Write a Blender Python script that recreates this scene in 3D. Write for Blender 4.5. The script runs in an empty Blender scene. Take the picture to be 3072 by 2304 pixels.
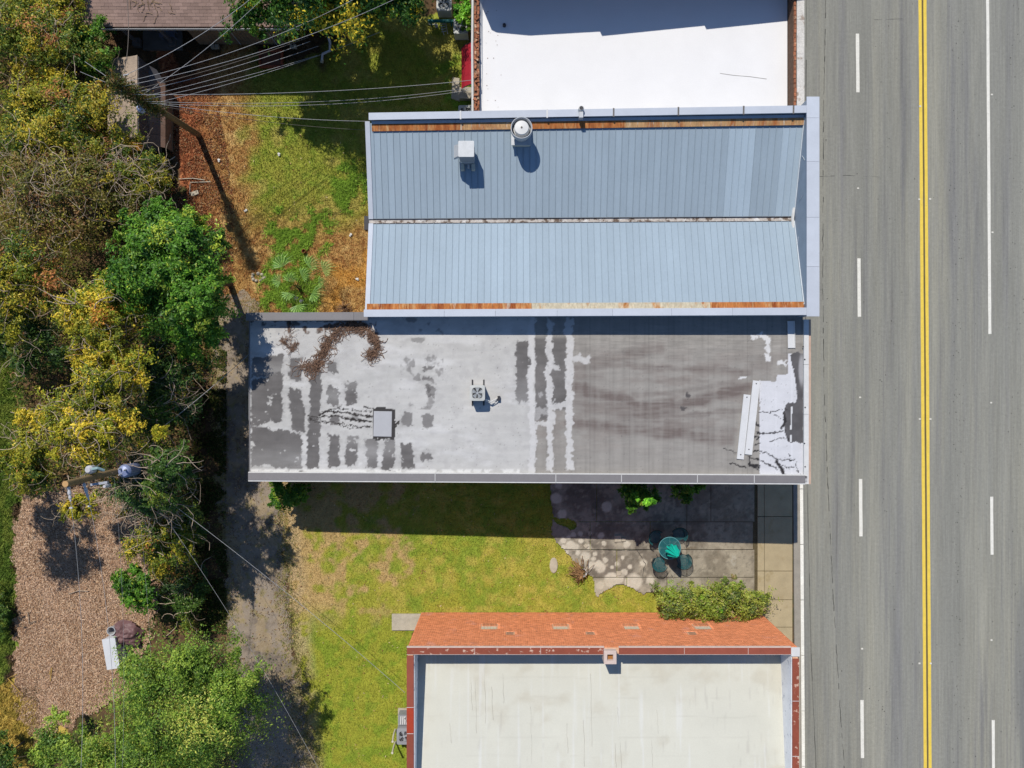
import bpy, math, random
import numpy as np
from mathutils import Vector, Matrix

random.seed(11)
RNG = np.random.default_rng(11)
SC = bpy.context.scene
COL = SC.collection
PI = math.pi

# ------------------------------------------------------------------ camera
H = 38.6            # flight height of the drone, metres
S = 0.0181          # metres on the ground per photo pixel
cam_d = bpy.data.cameras.new('camera')
cam = bpy.data.objects.new('camera', cam_d)
COL.objects.link(cam)
cam.location = (0, 0, H)
cam.rotation_euler = (0, 0, 0)
cam_d.sensor_width = 36.0
cam_d.lens = 36.0 * (H / S) / 3072.0
cam_d.clip_end = 2000
SC.camera = cam

# ------------------------------------------------------------------ light
SUN = Vector((-1.4, 3.4, 4.8)).normalized()
w = bpy.data.worlds.new('World'); SC.world = w; w.use_nodes = True
nt = w.node_tree
bg = nt.nodes['Background']
sky = nt.nodes.new('ShaderNodeTexSky')
sky.sky_type = 'NISHITA'; sky.sun_disc = False
sky.sun_elevation = math.asin(SUN.z)
sky.sun_rotation = math.atan2(SUN.x, SUN.y)
sky.air_density = 1.0; sky.dust_density = 0.2; sky.ozone_density = 6.0
nt.links.new(sky.outputs[0], bg.inputs[0])
bg.inputs[1].default_value = 0.11
sd = bpy.data.lights.new('sun', 'SUN')
sd.energy = 4.6; sd.angle = math.radians(0.5); sd.color = (1.0, 0.94, 0.85)
so = bpy.data.objects.new('sun', sd); COL.objects.link(so)
so.location = SUN * 60
so.rotation_euler = (-SUN).to_track_quat('-Z', 'Y').to_euler()
SC.view_settings.view_transform = 'Standard'
SC.view_settings.look = 'None'
SC.view_settings.exposure = 0.13
SC.view_settings.gamma = 1.0
SC.cycles.max_bounces = 6
SC.cycles.diffuse_bounces = 3
SC.cycles.transparent_max_bounces = 6
try:
    SC.cycles.use_denoising = True
except Exception:
    pass

# ------------------------------------------------------------------ helpers
def T(px, py, z=0.0):
    k = S * (1 - z / H)
    return Vector(((px - 1536) * k, (1152 - py) * k, z))
def to_px(X, Y, z):
    k = S * (1 - z / H)
    return 1536 + X / k, 1152 - Y / k
ALB = 0.66
def lin(v):
    v = v / 255.0
    return v / 12.92 if v <= 0.04045 else ((v + 0.055) / 1.055) ** 2.4
def c(r, g, b, k=1.0):
    return np.array([lin(r), lin(g), lin(b)]) * ALB * k

_tabs = {}
def vnoise(x, y, seed=0):
    if seed not in _tabs:
        _tabs[seed] = np.random.default_rng(1000 + seed).random((256, 256)).astype(np.float32)
    t = _tabs[seed]
    xi = np.floor(x).astype(np.int64); yi = np.floor(y).astype(np.int64)
    fx = x - xi; fy = y - yi
    fx = fx * fx * (3 - 2 * fx); fy = fy * fy * (3 - 2 * fy)
    x0 = xi & 255; x1 = (xi + 1) & 255; y0 = yi & 255; y1 = (yi + 1) & 255
    return (t[x0, y0] * (1 - fx) + t[x1, y0] * fx) * (1 - fy) + (t[x0, y1] * (1 - fx) + t[x1, y1] * fx) * fy
def fbm(x, y, sc, octv=4, seed=0):
    a = 0.0; amp = 1.0; tot = 0.0
    x = np.asarray(x, float) / sc; y = np.asarray(y, float) / sc
    for o in range(octv):
        a = a + amp * vnoise(x * 2 ** o + 17.3 * o, y * 2 ** o + 5.1 * o, seed + o)
        tot += amp; amp *= 0.55
    return a / tot
def inpoly(px, py, poly):
    px = np.asarray(px); py = np.asarray(py)
    r = np.zeros(px.shape, bool)
    n = len(poly)
    for i in range(n):
        x1, y1 = poly[i]; x2, y2 = poly[(i + 1) % n]
        if y1 == y2: continue
        cnd = ((y1 > py) != (y2 > py)) & (px < (x2 - x1) * (py - y1) / (y2 - y1) + x1)
        r ^= cnd
    return r
def distpoly(px, py, pts):
    d = np.full(np.shape(px), 1e9)
    for (x1, y1), (x2, y2) in zip(pts[:-1], pts[1:]):
        dx, dy = x2 - x1, y2 - y1
        t = np.clip(((px - x1) * dx + (py - y1) * dy) / (dx * dx + dy * dy + 1e-9), 0, 1)
        d = np.minimum(d, np.hypot(px - x1 - t * dx, py - y1 - t * dy))
    return d

# ---- materials -----------------------------------------------------
def mat(name, col=(0.5, 0.5, 0.5), rough=0.85, metal=0.0, var=0.15, scale=1.2, fvar=0.12, fine=28.0,
        bump=0.0, bscale=40.0, attr=False, spec=0.25, stretch=(1, 1, 1), rnd=0.0, isl=0.0, ramp=None, transl=0.0):
    m = bpy.data.materials.new(name); m.use_nodes = True
    n = m.node_tree.nodes; l = m.node_tree.links
    p = n['Principled BSDF']
    p.inputs['Roughness'].default_value = rough
    p.inputs['Metallic'].default_value = metal
    p.inputs['Specular IOR Level'].default_value = spec
    geo = n.new('ShaderNodeNewGeometry')
    mp = n.new('ShaderNodeMapping'); mp.inputs['Scale'].default_value = stretch
    l.new(geo.outputs['Position'], mp.inputs['Vector'])
    if attr:
        at = n.new('ShaderNodeAttribute'); at.attribute_name = 'Col'
        cur = at.outputs['Color']
    else:
        rgb = n.new('ShaderNodeRGB'); rgb.outputs[0].default_value = (*[float(v) for v in col], 1)
        cur = rgb.outputs[0]
    def noise(sc, det):
        t = n.new('ShaderNodeTexNoise'); t.inputs['Scale'].default_value = sc
        t.inputs['Detail'].default_value = det; t.inputs['Roughness'].default_value = 0.65
        l.new(mp.outputs[0], t.inputs['Vector'])
        return t.outputs[0]
    if ramp:
        for (sc, lo, hi, colr) in ramp:      # extra colour patches by noise threshold
            t = noise(sc, 5)
            mr = n.new('ShaderNodeMapRange'); mr.inputs['From Min'].default_value = lo; mr.inputs['From Max'].default_value = hi
            l.new(t, mr.inputs['Value'])
            mx = n.new('ShaderNodeMix'); mx.data_type = 'RGBA'
            l.new(mr.outputs[0], mx.inputs[0]); l.new(cur, mx.inputs[6])
            mx.inputs[7].default_value = (*[float(v) for v in colr], 1)
            cur = mx.outputs[2]
    def mul(cur, fac, lo, hi, fmin=0.25, fmax=0.75):
        mr = n.new('ShaderNodeMapRange')
        mr.inputs['From Min'].default_value = fmin; mr.inputs['From Max'].default_value = fmax
        mr.inputs['To Min'].default_value = lo; mr.inputs['To Max'].default_value = hi
        l.new(fac, mr.inputs['Value'])
        v = n.new('ShaderNodeVectorMath'); v.operation = 'SCALE'
        l.new(cur, v.inputs[0]); l.new(mr.outputs[0], v.inputs['Scale'])
        return v.outputs[0]
    if var > 0: cur = mul(cur, noise(scale, 4), 1 - var, 1 + var)
    if fvar > 0: cur = mul(cur, noise(fine, 2), 1 - fvar, 1 + fvar)
    if rnd > 0:
        oi = n.new('ShaderNodeObjectInfo'); cur = mul(cur, oi.outputs['Random'], 1 - rnd, 1 + rnd, 0, 1)
    if isl > 0: cur = mul(cur, geo.outputs['Random Per Island'], 1 - isl, 1 + isl, 0, 1)
    l.new(cur, p.inputs['Base Color'])
    if bump > 0:
        b = n.new('ShaderNodeBump'); b.inputs['Strength'].default_value = 1.0; b.inputs['Distance'].default_value = bump
        l.new(noise(bscale, 4), b.inputs['Height']); l.new(b.outputs[0], p.inputs['Normal'])
    if transl > 0:
        tr = n.new('ShaderNodeBsdfTranslucent'); l.new(cur, tr.inputs['Color'])
        ms = n.new('ShaderNodeMixShader'); ms.inputs[0].default_value = transl
        l.new(p.outputs[0], ms.inputs[1]); l.new(tr.outputs[0], ms.inputs[2])
        l.new(ms.outputs[0], n['Material Output'].inputs['Surface'])
    return m

# ---- objects ---------------------------------------------------------
def origin(o):
    v = Vector((0, 0, 0))
    while o is not None:
        v += o.location; o = o.parent
    return v
def tag(o, label=None, cat=None, group=None, kind=None):
    if label: o['label'] = label
    if cat: o['category'] = cat
    if group: o['group'] = group
    if kind: o['kind'] = kind
    return o
def thing(name, loc, label, cat, group=None):
    o = bpy.data.objects.new(name, None); COL.objects.link(o)
    o.empty_display_size = 0.2
    o.location = loc
    return tag(o, label, cat, group)
def link(name, me, m, parent=None, loc=None):
    if m is not None and len(me.materials) == 0: me.materials.append(m)
    o = bpy.data.objects.new(name, me); COL.objects.link(o)
    if parent is not None: o.parent = parent
    if loc is not None: o.location = loc
    return o
def npmesh(name, V, F, m, parent=None, loc=(0, 0, 0), vcol=None, smooth=False):
    """V (n,3) in world metres, F (k,3|4) indices; loc = own origin when top-level."""
    V = np.asarray(V, np.float32).reshape(-1, 3); F = np.asarray(F, np.int32)
    off = np.array(origin(parent) if parent is not None else loc, np.float32)
    me = bpy.data.meshes.new(name)
    k = F.shape[1]
    me.vertices.add(len(V)); me.vertices.foreach_set('co', (V - off).ravel())
    me.loops.add(F.size); me.loops.foreach_set('vertex_index', F.ravel())
    me.polygons.add(len(F))
    me.polygons.foreach_set('loop_start', np.arange(0, F.size, k, dtype=np.int32))
    me.polygons.foreach_set('loop_total', np.full(len(F), k, np.int32))
    if smooth: me.polygons.foreach_set('use_smooth', np.ones(len(F), bool))
    if vcol is not None:
        a = me.color_attributes.new('Col', 'FLOAT_COLOR', 'POINT')
        cc = np.ones((len(V), 4), np.float32); cc[:, :3] = vcol
        a.data.foreach_set('color', cc.ravel())
    me.update(calc_edges=True)
    return link(name, me, m, parent, loc if parent is None else None)
class MB:
    def __init__(s): s.v = []; s.f = []; s.c = []; s.cur = (1, 1, 1)
    def add(s, vs, fs):
        b = len(s.v); s.v += [tuple(v) for v in vs]; s.f += [[b + i for i in f] for f in fs]
        s.c += [tuple(s.cur)] * len(vs); return s
    def box(s, x0, y0, z0, x1, y1, z1):
        if x0 > x1: x0, x1 = x1, x0
        if y0 > y1: y0, y1 = y1, y0
        return s.add([(x0, y0, z0), (x1, y0, z0), (x1, y1, z0), (x0, y1, z0), (x0, y0, z1), (x1, y0, z1), (x1, y1, z1), (x0, y1, z1)],
                     [(3, 2, 1, 0), (4, 5, 6, 7), (0, 1, 5, 4), (1, 2, 6, 5), (2, 3, 7, 6), (3, 0, 4, 7)])
    def obox(s, cx, cy, z0, sx, sy, sz, a=0, tilt=0):
        M = Matrix.Translation((cx, cy, z0)) @ Matrix.Rotation(a, 4, 'Z') @ Matrix.Rotation(tilt, 4, 'X')
        vs = [M @ Vector((x * sx / 2, y * sy / 2, z * sz)) for z in (0, 1) for x, y in ((-1, -1), (1, -1), (1, 1), (-1, 1))]
        return s.add(vs, [(3, 2, 1, 0), (4, 5, 6, 7), (0, 1, 5, 4), (1, 2, 6, 5), (2, 3, 7, 6), (3, 0, 4, 7)])
    def slab(s, top, t):
        """top: 3D polygon seen counter-clockwise from above; extruded down by t"""
        n = len(top); bot = [(p[0], p[1], p[2] - t) for p in top]
        return s.add(list(top) + bot, [tuple(range(n)), tuple(range(2 * n - 1, n - 1, -1))] +
                     [(i, i + n, (i + 1) % n + n, (i + 1) % n) for i in range(n)])
    def prism(s, poly, z0, z1):
        return s.slab([(p[0], p[1], z1) for p in poly], z1 - z0)
    def tube(s, pts, r, n=6, cap=True):
        pts = [Vector(p) for p in pts]; vs = []; m = len(pts)
        rs = r if isinstance(r, (list, tuple)) else [r] * m
        for i, p in enumerate(pts):
            d = (pts[min(i + 1, m - 1)] - pts[max(i - 1, 0)])
            if d.length < 1e-9: d = Vector((0, 0, 1))
            d.normalize()
            up = Vector((0, 0, 1)) if abs(d.z) < 0.9 else Vector((1, 0, 0))
            a = d.cross(up).normalized(); b = a.cross(d)
            for k in range(n):
                t = 2 * PI * k / n
                vs.append(p + (a * math.cos(t) + b * math.sin(t)) * rs[i])
        fs = [(i * n + k, i * n + (k + 1) % n, (i + 1) * n + (k + 1) % n, (i + 1) * n + k) for i in range(m - 1) for k in range(n)]
        if cap: fs += [tuple(range(n - 1, -1, -1)), tuple((m - 1) * n + k for k in range(n))]
        return s.add(vs, fs)
    def lathe(s, cx, cy, prof, n=24, cap=True):
        vs = []; m = len(prof)
        for r, z in prof:
            for k in range(n):
                t = 2 * PI * k / n; vs.append((cx + r * math.cos(t), cy + r * math.sin(t), z))
        fs = [(i * n + k, i * n + (k + 1) % n, (i + 1) * n + (k + 1) % n, (i + 1) * n + k) for i in range(m - 1) for k in range(n)]
        if cap: fs += [tuple(range(n - 1, -1, -1)), tuple((m - 1) * n + k for k in range(n))]
        return s.add(vs, fs)
    def build(s, name, m, parent=None, loc=(0, 0, 0), attr=False, smooth=False):
        off = origin(parent) if parent is not None else Vector(loc)
        me = bpy.data.meshes.new(name)
        me.from_pydata([(v[0] - off.x, v[1] - off.y, v[2] - off.z) for v in s.v], [], s.f)
        if attr:
            a = me.color_attributes.new('Col', 'FLOAT_COLOR', 'POINT')
            cc = np.ones((len(s.v), 4), np.float32); cc[:, :3] = np.array(s.c); a.data.foreach_set('color', cc.ravel())
        if smooth:
            me.polygons.foreach_set('use_smooth', np.ones(len(me.polygons), bool))
        me.update()
        return link(name, me, m, parent, loc if parent is None else None)
def rrect(cx, cy, sx, sy, r, n=4, a=0):
    out = []
    for (qx, qy, t0) in ((1, 1, 0), (-1, 1, PI / 2), (-1, -1, PI), (1, -1, 1.5 * PI)):
        for k in range(n + 1):
            t = t0 + PI / 2 * k / n
            x = qx * (sx / 2 - r) + r * math.cos(t); y = qy * (sy / 2 - r) + r * math.sin(t)
            out.append((cx + x * math.cos(a) - y * math.sin(a), cy + x * math.sin(a) + y * math.cos(a)))
    return out
def sheet(name, x0, x1, y0, y1, step, zf, cf, m, maskf=None, parent=None, smooth=True, thick=None):
    """fine grid in world metres; zf(X,Y), cf(X,Y)->(n,3), maskf(X,Y)->bool kept"""
    nx = max(2, int(round((x1 - x0) / step)) + 1); ny = max(2, int(round((y1 - y0) / step)) + 1)
    X, Y = np.meshgrid(np.linspace(x0, x1, nx), np.linspace(y0, y1, ny), indexing='ij')
    xf, yf = X.ravel(), Y.ravel()
    Z = zf(xf, yf)
    I = np.arange(nx * ny).reshape(nx, ny)
    F = np.stack([I[:-1, :-1], I[1:, :-1], I[1:, 1:], I[:-1, 1:]], -1).reshape(-1, 4)
    V = np.stack([xf, yf, Z], -1)
    if maskf is not None:
        kx = V[F, 0].mean(1); ky = V[F, 1].mean(1)
        F = F[maskf(kx, ky)]
        used = np.unique(F); rm = np.full(len(V), -1); rm[used] = np.arange(len(used))
        V = V[used]; F = rm[F]
    C = cf(V[:, 0], V[:, 1])
    return npmesh(name, V, F, m, parent, vcol=C, smooth=smooth)

# ================================================================== THE SETTING
M_ground = mat('ground_soil', attr=True, var=0.10, scale=2.2, fvar=0.30, fine=22, bump=0.03, bscale=26, rough=0.95, spec=0.08)
YARD = [(440, 60), (1440, 40), (1440, 400), (1120, 980), (740, 980), (650, 930), (600, 760), (560, 600), (500, 300)]
LAWN = [(800, 1430), (1990, 1430), (1990, 1870), (1240, 1870), (1240, 2330), (930, 2330), (880, 1930), (868, 1760), (840, 1560)]
WGRASS = [(-300, 1000), (60, 1080), (75, 1400), (45, 1600), (50, 1750), (40, 2010), (10, 2120), (-300, 2120)]
def smooth01(a, lo, hi):
    t = np.clip((a - lo) / (hi - lo), 0, 1); return t * t * (3 - 2 * t)
def mix(a, b, t):
    return a * (1 - t[:, None]) + b * t[:, None]
def gcol(px, py):
    n = px.shape[0]
    nb = fbm(px, py, 70, 4, 1); nm = fbm(px, py, 24, 4, 5); nf = fbm(px, py, 7, 3, 9); nw = fbm(px, py, 45, 3, 21)
    wx = px + (nw - 0.5) * 90 + (nm - 0.5) * 40; wy = py + (fbm(px, py, 45, 3, 31) - 0.5) * 90
    col = np.tile(c(92, 74, 55), (n, 1))
    col = mix(col, c(70, 80, 42), smooth01(nb, 0.48, 0.62) * 0.8)
    col = mix(col, c(120, 92, 66), smooth01(nf, 0.5, 0.7) * 0.7)
    # upper yard ------------------------------------------------------
    y = inpoly(wx * 0.5 + px * 0.5, wy * 0.5 + py * 0.5, YARD)
    g = np.tile(c(152, 160, 64), (n, 1))
    g = mix(g, c(120, 146, 48), smooth01(nm + 0.3 * (nf - .5), 0.46, 0.70) * 0.7)
    g = mix(g, c(190, 172, 96), smooth01(nb, 0.5, 0.66) * 0.55)
    straw = mix(np.tile(c(190, 150, 92), (n, 1)), c(150, 105, 62), smooth01(nf, 0.45, 0.68))
    straw = mix(straw, c(212, 180, 120), smooth01(nm, 0.55, 0.72) * 0.7)
    rust = mix(np.tile(c(170, 104, 70), (n, 1)), c(124, 74, 50), smooth01(nf, 0.42, 0.62))
    rust = mix(rust, c(205, 140, 95), smooth01(fbm(px, py, 5, 2, 44), 0.6, 0.75) * 0.8)
    a = smooth01(wx, 700, 790); a = np.where(wy > 560, a * smooth01(760 - wy, 0, 200), a)
    yc = mix(straw, g, np.clip(a + (nb - 0.55) * 0.5, 0, 1))
    yc = mix(yc, rust, smooth01(625 - wx, -60, 60) * (wy < 720))
    dry = mix(straw, np.tile(c(205, 150, 66), (n, 1)), smooth01(nb, 0.45, 0.6) * 0.6)
    yc = mix(yc, dry, smooth01(wx, 950, 1010) * smooth01(wy, 660, 740))
    weeds = smooth01(nm, 0.47, 0.6) * smooth01(np.hypot((px - 900) / 120, (py - 690) / 110), 1.0, 0.6)
    weeds = np.maximum(weeds, smooth01(np.hypot((px - 870) / 100, (py - 870) / 140), 1.05, 0.7) * smooth01(nm, 0.36, 0.5))
    weeds = np.maximum(weeds, smooth01(np.hypot((px - 1050) / 60, (py - 560) / 90), 1.05, 0.7) * smooth01(nm, 0.42, 0.55))
    weeds = np.maximum(weeds, smooth01(np.hypot((px - 1370) / 60, (py - 260) / 110), 1.1, 0.6) * smooth01(nm, 0.4, 0.55))
    yc = mix(yc, c(132, 168, 60), weeds * 0.8)
    bare = smooth01(740 - wy, 700, 560) * 0
    col[y] = yc[y]
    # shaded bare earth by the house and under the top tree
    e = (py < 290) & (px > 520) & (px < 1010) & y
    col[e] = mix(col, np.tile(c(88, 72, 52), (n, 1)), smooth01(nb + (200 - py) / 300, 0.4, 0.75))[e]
    # lower lawn --------------------------------------------------------
    y = inpoly(wx * 0.35 + px * 0.65, wy * 0.35 + py * 0.65, LAWN)
    g = np.tile(c(160, 160, 62), (n, 1))
    g = mix(g, c(122, 152, 52), smooth01(nm * 0.5 + nb * 0.5 - np.abs(px - 1400) / 4000, 0.34, 0.60) * 0.62)
    g = mix(g, c(196, 176, 90), smooth01(fbm(px, py, 30, 4, 61), 0.45, 0.74) * 0.55)
    pale = smooth01(fbm(px, py, 34, 4, 71) + (1120 - px) / 1000 + (1700 - py) / 4000, 0.46, 0.66) * (px < 1260) * (py < 1900)
    g = mix(g, mix(np.tile(c(202, 170, 118), (n, 1)), c(178, 150, 104), smooth01(nf, 0.4, 0.65)), pale * 0.9)
    south = smooth01(py, 1790, 1900) * (px < 1300)
    g = mix(g, mix(np.tile(c(156, 160, 58), (n, 1)), c(132, 152, 50), smooth01(nm, 0.44, 0.64)), south * 0.85)
    rim = smooth01(np.abs(px - (845 + np.maximum(py - 1500, 0) * 0.09)), 70, 20) * (py > 1430)
    g = mix(g, c(190, 168, 130), rim * 0.75 * smooth01(nm, 0.36, 0.5))
    col[y] = g[y]
    # west verge --------------------------------------------------------
    y = inpoly(wx, wy, WGRASS)
    col[y] = mix(np.tile(c(126, 140, 58), (n, 1)), c(92, 116, 44), smooth01(nm, 0.4, 0.6))[y]
    y = inpoly(wx, wy, [(-200, 2050), (60, 2060), (190, 2200), (60, 2330), (-200, 2330)])
    col[y] = mix(np.tile(c(196, 168, 84), (n, 1)), c(165, 145, 66), smooth01(nm, 0.4, 0.6))[y]
    far = smooth01(np.maximum(np.abs(px - 1200) - 2050, np.abs(py - 1152) - 1300), 0, 200)
    return mix(col * (1.02 + 0.40 * nf)[:, None], c(128, 126, 62), far)
def axis(lo, hi, step, far):
    mid = np.arange(lo, hi + step, step)
    out = []; d = step
    while (out[-1] if out else 0) < far:
        d *= 1.6; out.append((out[-1] if out else 0) + d)
    o = np.array(out)
    return np.concatenate([lo - o[::-1], mid, mid[-1] + o])
gx = axis(-30.5, 16.2, 0.105, 500); gy = axis(-22.5, 22.5, 0.105, 500)
GX, GY = np.meshgrid(gx, gy, indexing='ij'); xf = GX.ravel(); yf = GY.ravel()
def ground_z(X, Y):
    return (fbm(X, Y, 1.3, 3, 81) - 0.5) * 0.05 - 0.03
I = np.arange(len(gx) * len(gy)).reshape(len(gx), len(gy))
F = np.stack([I[:-1, :-1], I[1:, :-1], I[1:, 1:], I[:-1, 1:]], -1).reshape(-1, 4)
gp, gq = to_px(xf, yf, 0)
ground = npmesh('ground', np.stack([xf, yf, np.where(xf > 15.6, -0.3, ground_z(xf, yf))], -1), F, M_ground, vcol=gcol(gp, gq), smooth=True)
tag(ground, 'dry yellow green lawn and bare earth between the buildings', 'ground', kind='structure')

# ---- alley ------------------------------------------------------------
ALLEY = [(655, 880), (760, 880), (800, 1180), (836, 1500), (858, 1700), (866, 1800), (872, 1930), (905, 2060), (950, 2330), (700, 2330), (690, 2000), (672, 1850), (665, 1600), (655, 1400), (645, 1150), (640, 960)]
M_alley = mat('alley_asphalt', attr=True, var=0.10, scale=3, fvar=0.22, fine=45, bump=0.012, bscale=60, rough=0.95, spec=0.1)
def alley_col(X, Y):
    px, py = to_px(X, Y, 0)
    nf = fbm(px, py, 4, 3, 90); nb = fbm(px, py, 60, 4, 91)
    col = mix(np.tile(c(162, 148, 132), (len(px), 1)), c(132, 120, 108), smooth01(nb, 0.42, 0.6))
    col = mix(col, c(176, 164, 148), smooth01(nf, 0.55, 0.75) * 0.6)
    d = smooth01(fbm(px, py, 30, 4, 93), 0.56, 0.66)
    return mix(mix(col, c(184, 162, 124), d * 0.5), c(150, 138, 84), smooth01(fbm(px, py, 14, 4, 98) + smooth01(np.abs(px - (750 + (py - 1400) * .055)), 60, 110) * .25, .62, .74) * .6)
def alley_mask(X, Y):
    px, py = to_px(X, Y, 0)
    wx = px + (fbm(px, py, 26, 4, 95) - 0.5) * 60 + (fbm(px, py, 6, 3, 97) - .5) * 26; wy = py + (fbm(px, py, 26, 4, 96) - 0.5) * 50
    return inpoly(wx, wy, ALLEY)
o = sheet('alley_path', -16.6, -10.3, -21.6, 5.2, 0.06, lambda X, Y: ground_z(X, Y) * 0.35 + 0.012, alley_col, M_alley, alley_mask)
tag(o, 'worn grey asphalt alley behind the buildings', 'path', kind='structure')

# ---- mulch bed ----------------------------------------------------------
MULCH = [(60, 1500), (300, 1430), (470, 1560), (480, 1750), (470, 1870), (430, 1960), (400, 2080), (330, 2110), (200, 2180), (120, 2240), (60, 2160), (45, 2000), (52, 1760), (45, 1620)]
M_mulch = mat('mulch_chips_bed', attr=True, var=0.12, scale=2.5, fvar=0.35, fine=30, bump=0.03, bscale=30, rough=0.95, spec=0.05)
def mulch_col(X, Y):
    px, py = to_px(X, Y, 0)
    nf = fbm(px, py, 5, 3, 100); nb = fbm(px, py, 50, 4, 101)
    col = mix(np.tile(c(218, 188, 156), (len(px), 1)), c(188, 154, 126), smooth01(nf, 0.42, 0.62))
    return mix(col, c(222, 190, 164), smooth01(nb, 0.5, 0.64) * 0.6)
def mulch_mask(X, Y):
    px, py = to_px(X, Y, 0)
    return inpoly(px + (fbm(px, py, 22, 4, 105) - 0.5) * 50, py + (fbm(px, py, 22, 4, 106) - 0.5) * 50, MULCH)
o = sheet('mulch_bed', -27.6, -18.6, -20.4, -4.2, 0.07, lambda X, Y: (fbm(X, Y, 0.5, 3, 110) - 0.5) * 0.06 + 0.03, mulch_col, M_mulch, mulch_mask)
tag(o, 'pinkish brown wood chip bed left of the alley', 'mulch', kind='structure')

# ---- road -----------------------------------------------------------------
SH = 0.0068      # slight skew of the road against the picture
def rx(px, py): return px + SH * (py - 1152)
def roadpt(px, py, z): return T(rx(px, py), py, 0).to_2d().to_3d() + Vector((0, 0, z))
M_road = mat('road_asphalt', col=c(151, 151, 143), var=0.13, scale=0.9, fvar=0.12, fine=9, bump=0.01, bscale=90, rough=0.93, spec=0.15, stretch=(1.15, 0.03, 1),
             ramp=[(0.7, 0.46, 0.68, c(166, 164, 150)), (1.3, 0.5, 0.68, c(137, 137, 135)), (2.6, .62, .76, c(130, 128, 123))])
# a second, unstretched speckle so that the aggregate does not read as stripes
_n = M_road.node_tree.nodes; _l = M_road.node_tree.links; _p = _n['Principled BSDF']
_src = _p.inputs['Base Color'].links[0].from_socket
_g = _n.new('ShaderNodeNewGeometry'); _t = _n.new('ShaderNodeTexNoise'); _t.inputs['Scale'].default_value = 30; _t.inputs['Detail'].default_value = 3
_l.new(_g.outputs['Position'], _t.inputs['Vector'])
_mr = _n.new('ShaderNodeMapRange'); _mr.inputs['From Min'].default_value = 0.3; _mr.inputs['From Max'].default_value = 0.7; _mr.inputs['To Min'].default_value = 0.80; _mr.inputs['To Max'].default_value = 1.18
_l.new(_t.outputs[0], _mr.inputs['Value'])
_t2 = _n.new('ShaderNodeTexNoise'); _t2.inputs['Scale'].default_value = 6.5; _t2.inputs['Detail'].default_value = 5
_l.new(_g.outputs['Position'], _t2.inputs['Vector'])
_mr2 = _n.new('ShaderNodeMapRange'); _mr2.inputs['From Min'].default_value = 0.3; _mr2.inputs['From Max'].default_value = 0.7; _mr2.inputs['To Min'].default_value = 0.93; _mr2.inputs['To Max'].default_value = 1.07
_l.new(_t2.outputs[0], _mr2.inputs['Value'])
_m2 = _n.new('ShaderNodeMath'); _m2.operation = 'MULTIPLY'; _l.new(_mr.outputs[0], _m2.inputs[0]); _l.new(_mr2.outputs[0], _m2.inputs[1])
_v = _n.new('ShaderNodeVectorMath'); _v.operation = 'SCALE'; _l.new(_src, _v.inputs[0]); _l.new(_m2.outputs[0], _v.inputs['Scale'])
_l.new(_v.outputs[0], _p.inputs['Base Color'])
y0, y1 = -9000, 11000
b = MB()
pts = [roadpt(2403, y1, 0), roadpt(3420, y1, 0), roadpt(3420, y0, 0), roadpt(2403, y0, 0)]
b.slab(pts, 0.25)
road = b.build('road', M_road)
tag(road, 'wide grey asphalt street with lane markings', 'road', kind='structure')
M_white = mat('road_paint_white', c(236, 234, 224, 1.08), var=0.10, scale=4, fvar=0.18, fine=30, rough=0.85, ramp=[(11, .62, .72, c(176, 174, 166))])
M_yellow = mat('road_paint_yellow', c(244, 212, 88, 1.05), var=0.09, scale=3, fvar=0.16, fine=30, rough=0.85, ramp=[(9, .64, .72, c(176, 160, 104))])
M_dark = mat('crack_tar', (0.03, 0.03, 0.03), var=0.2, rough=0.95)
def stripe(name, xa, xb, ya, yb, m, z=0.005):
    q = MB(); n = max(2, int((yb - ya) / 40) + 1)
    L = []; R = []
    for i in range(n):
        y = ya + (yb - ya) * i / (n - 1)
        L.append(roadpt(xa + random.uniform(-.35, .35), y, z)); R.append(roadpt(xb + random.uniform(-.35, .35), y, z))
    vs = L + R
    q.add(vs, [(i, i + 1, n + i + 1, n + i) for i in range(n - 1)])
    # face up
    for f in q.f: f.reverse()
    o = q.build(name, m, road)
    return o
for ya, yb in ((-573, -397), (101, 277), (775, 950), (1437, 1609), (2100, 2274)):
    stripe('lane_dash', 2572 + 2.5, 2582 + 2.5, ya, yb, M_white)
for xa, xb in ((2763, 2772.5), (2778, 2787)):
    stripe('yellow_center_line', xa, xb, -4000, 6000, M_yellow)
stripe('lane_line', 2966, 2975, -600, 1002, M_white)
for ya, yb in ((1490, 1664), (2160, 2336)):
    stripe('lane_dash', 2968, 2977, ya, yb, M_white)
stripe('dark_seam_between_lines', 2772.8, 2777.7, -4000, 6000, mat('line_gap_tar', c(120, 104, 62), var=0.2), 0.003)
M_refl = mat('reflector_white', c(235, 232, 220), var=0.1, rough=0.4)
for x, y in ((2574, 565), (2760, 319), (2757, 598), (2790, 597), (2975, 284), (2977, 697), (2580, 1192), (2759, 1257), (2791, 1257), (2973, 1208), (2586, 1946), (2758, 1990), (2792, 1990), (2974, 1920)):
    p = T(x, y); q = MB()
    q.slab([(p.x - .05, p.y - .04, .02), (p.x + .05, p.y - .04, .02), (p.x + .05, p.y + .04, .02), (p.x - .05, p.y + .04, .02)], 0.02)
    q.build('lane_reflector', M_refl, road)
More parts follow.
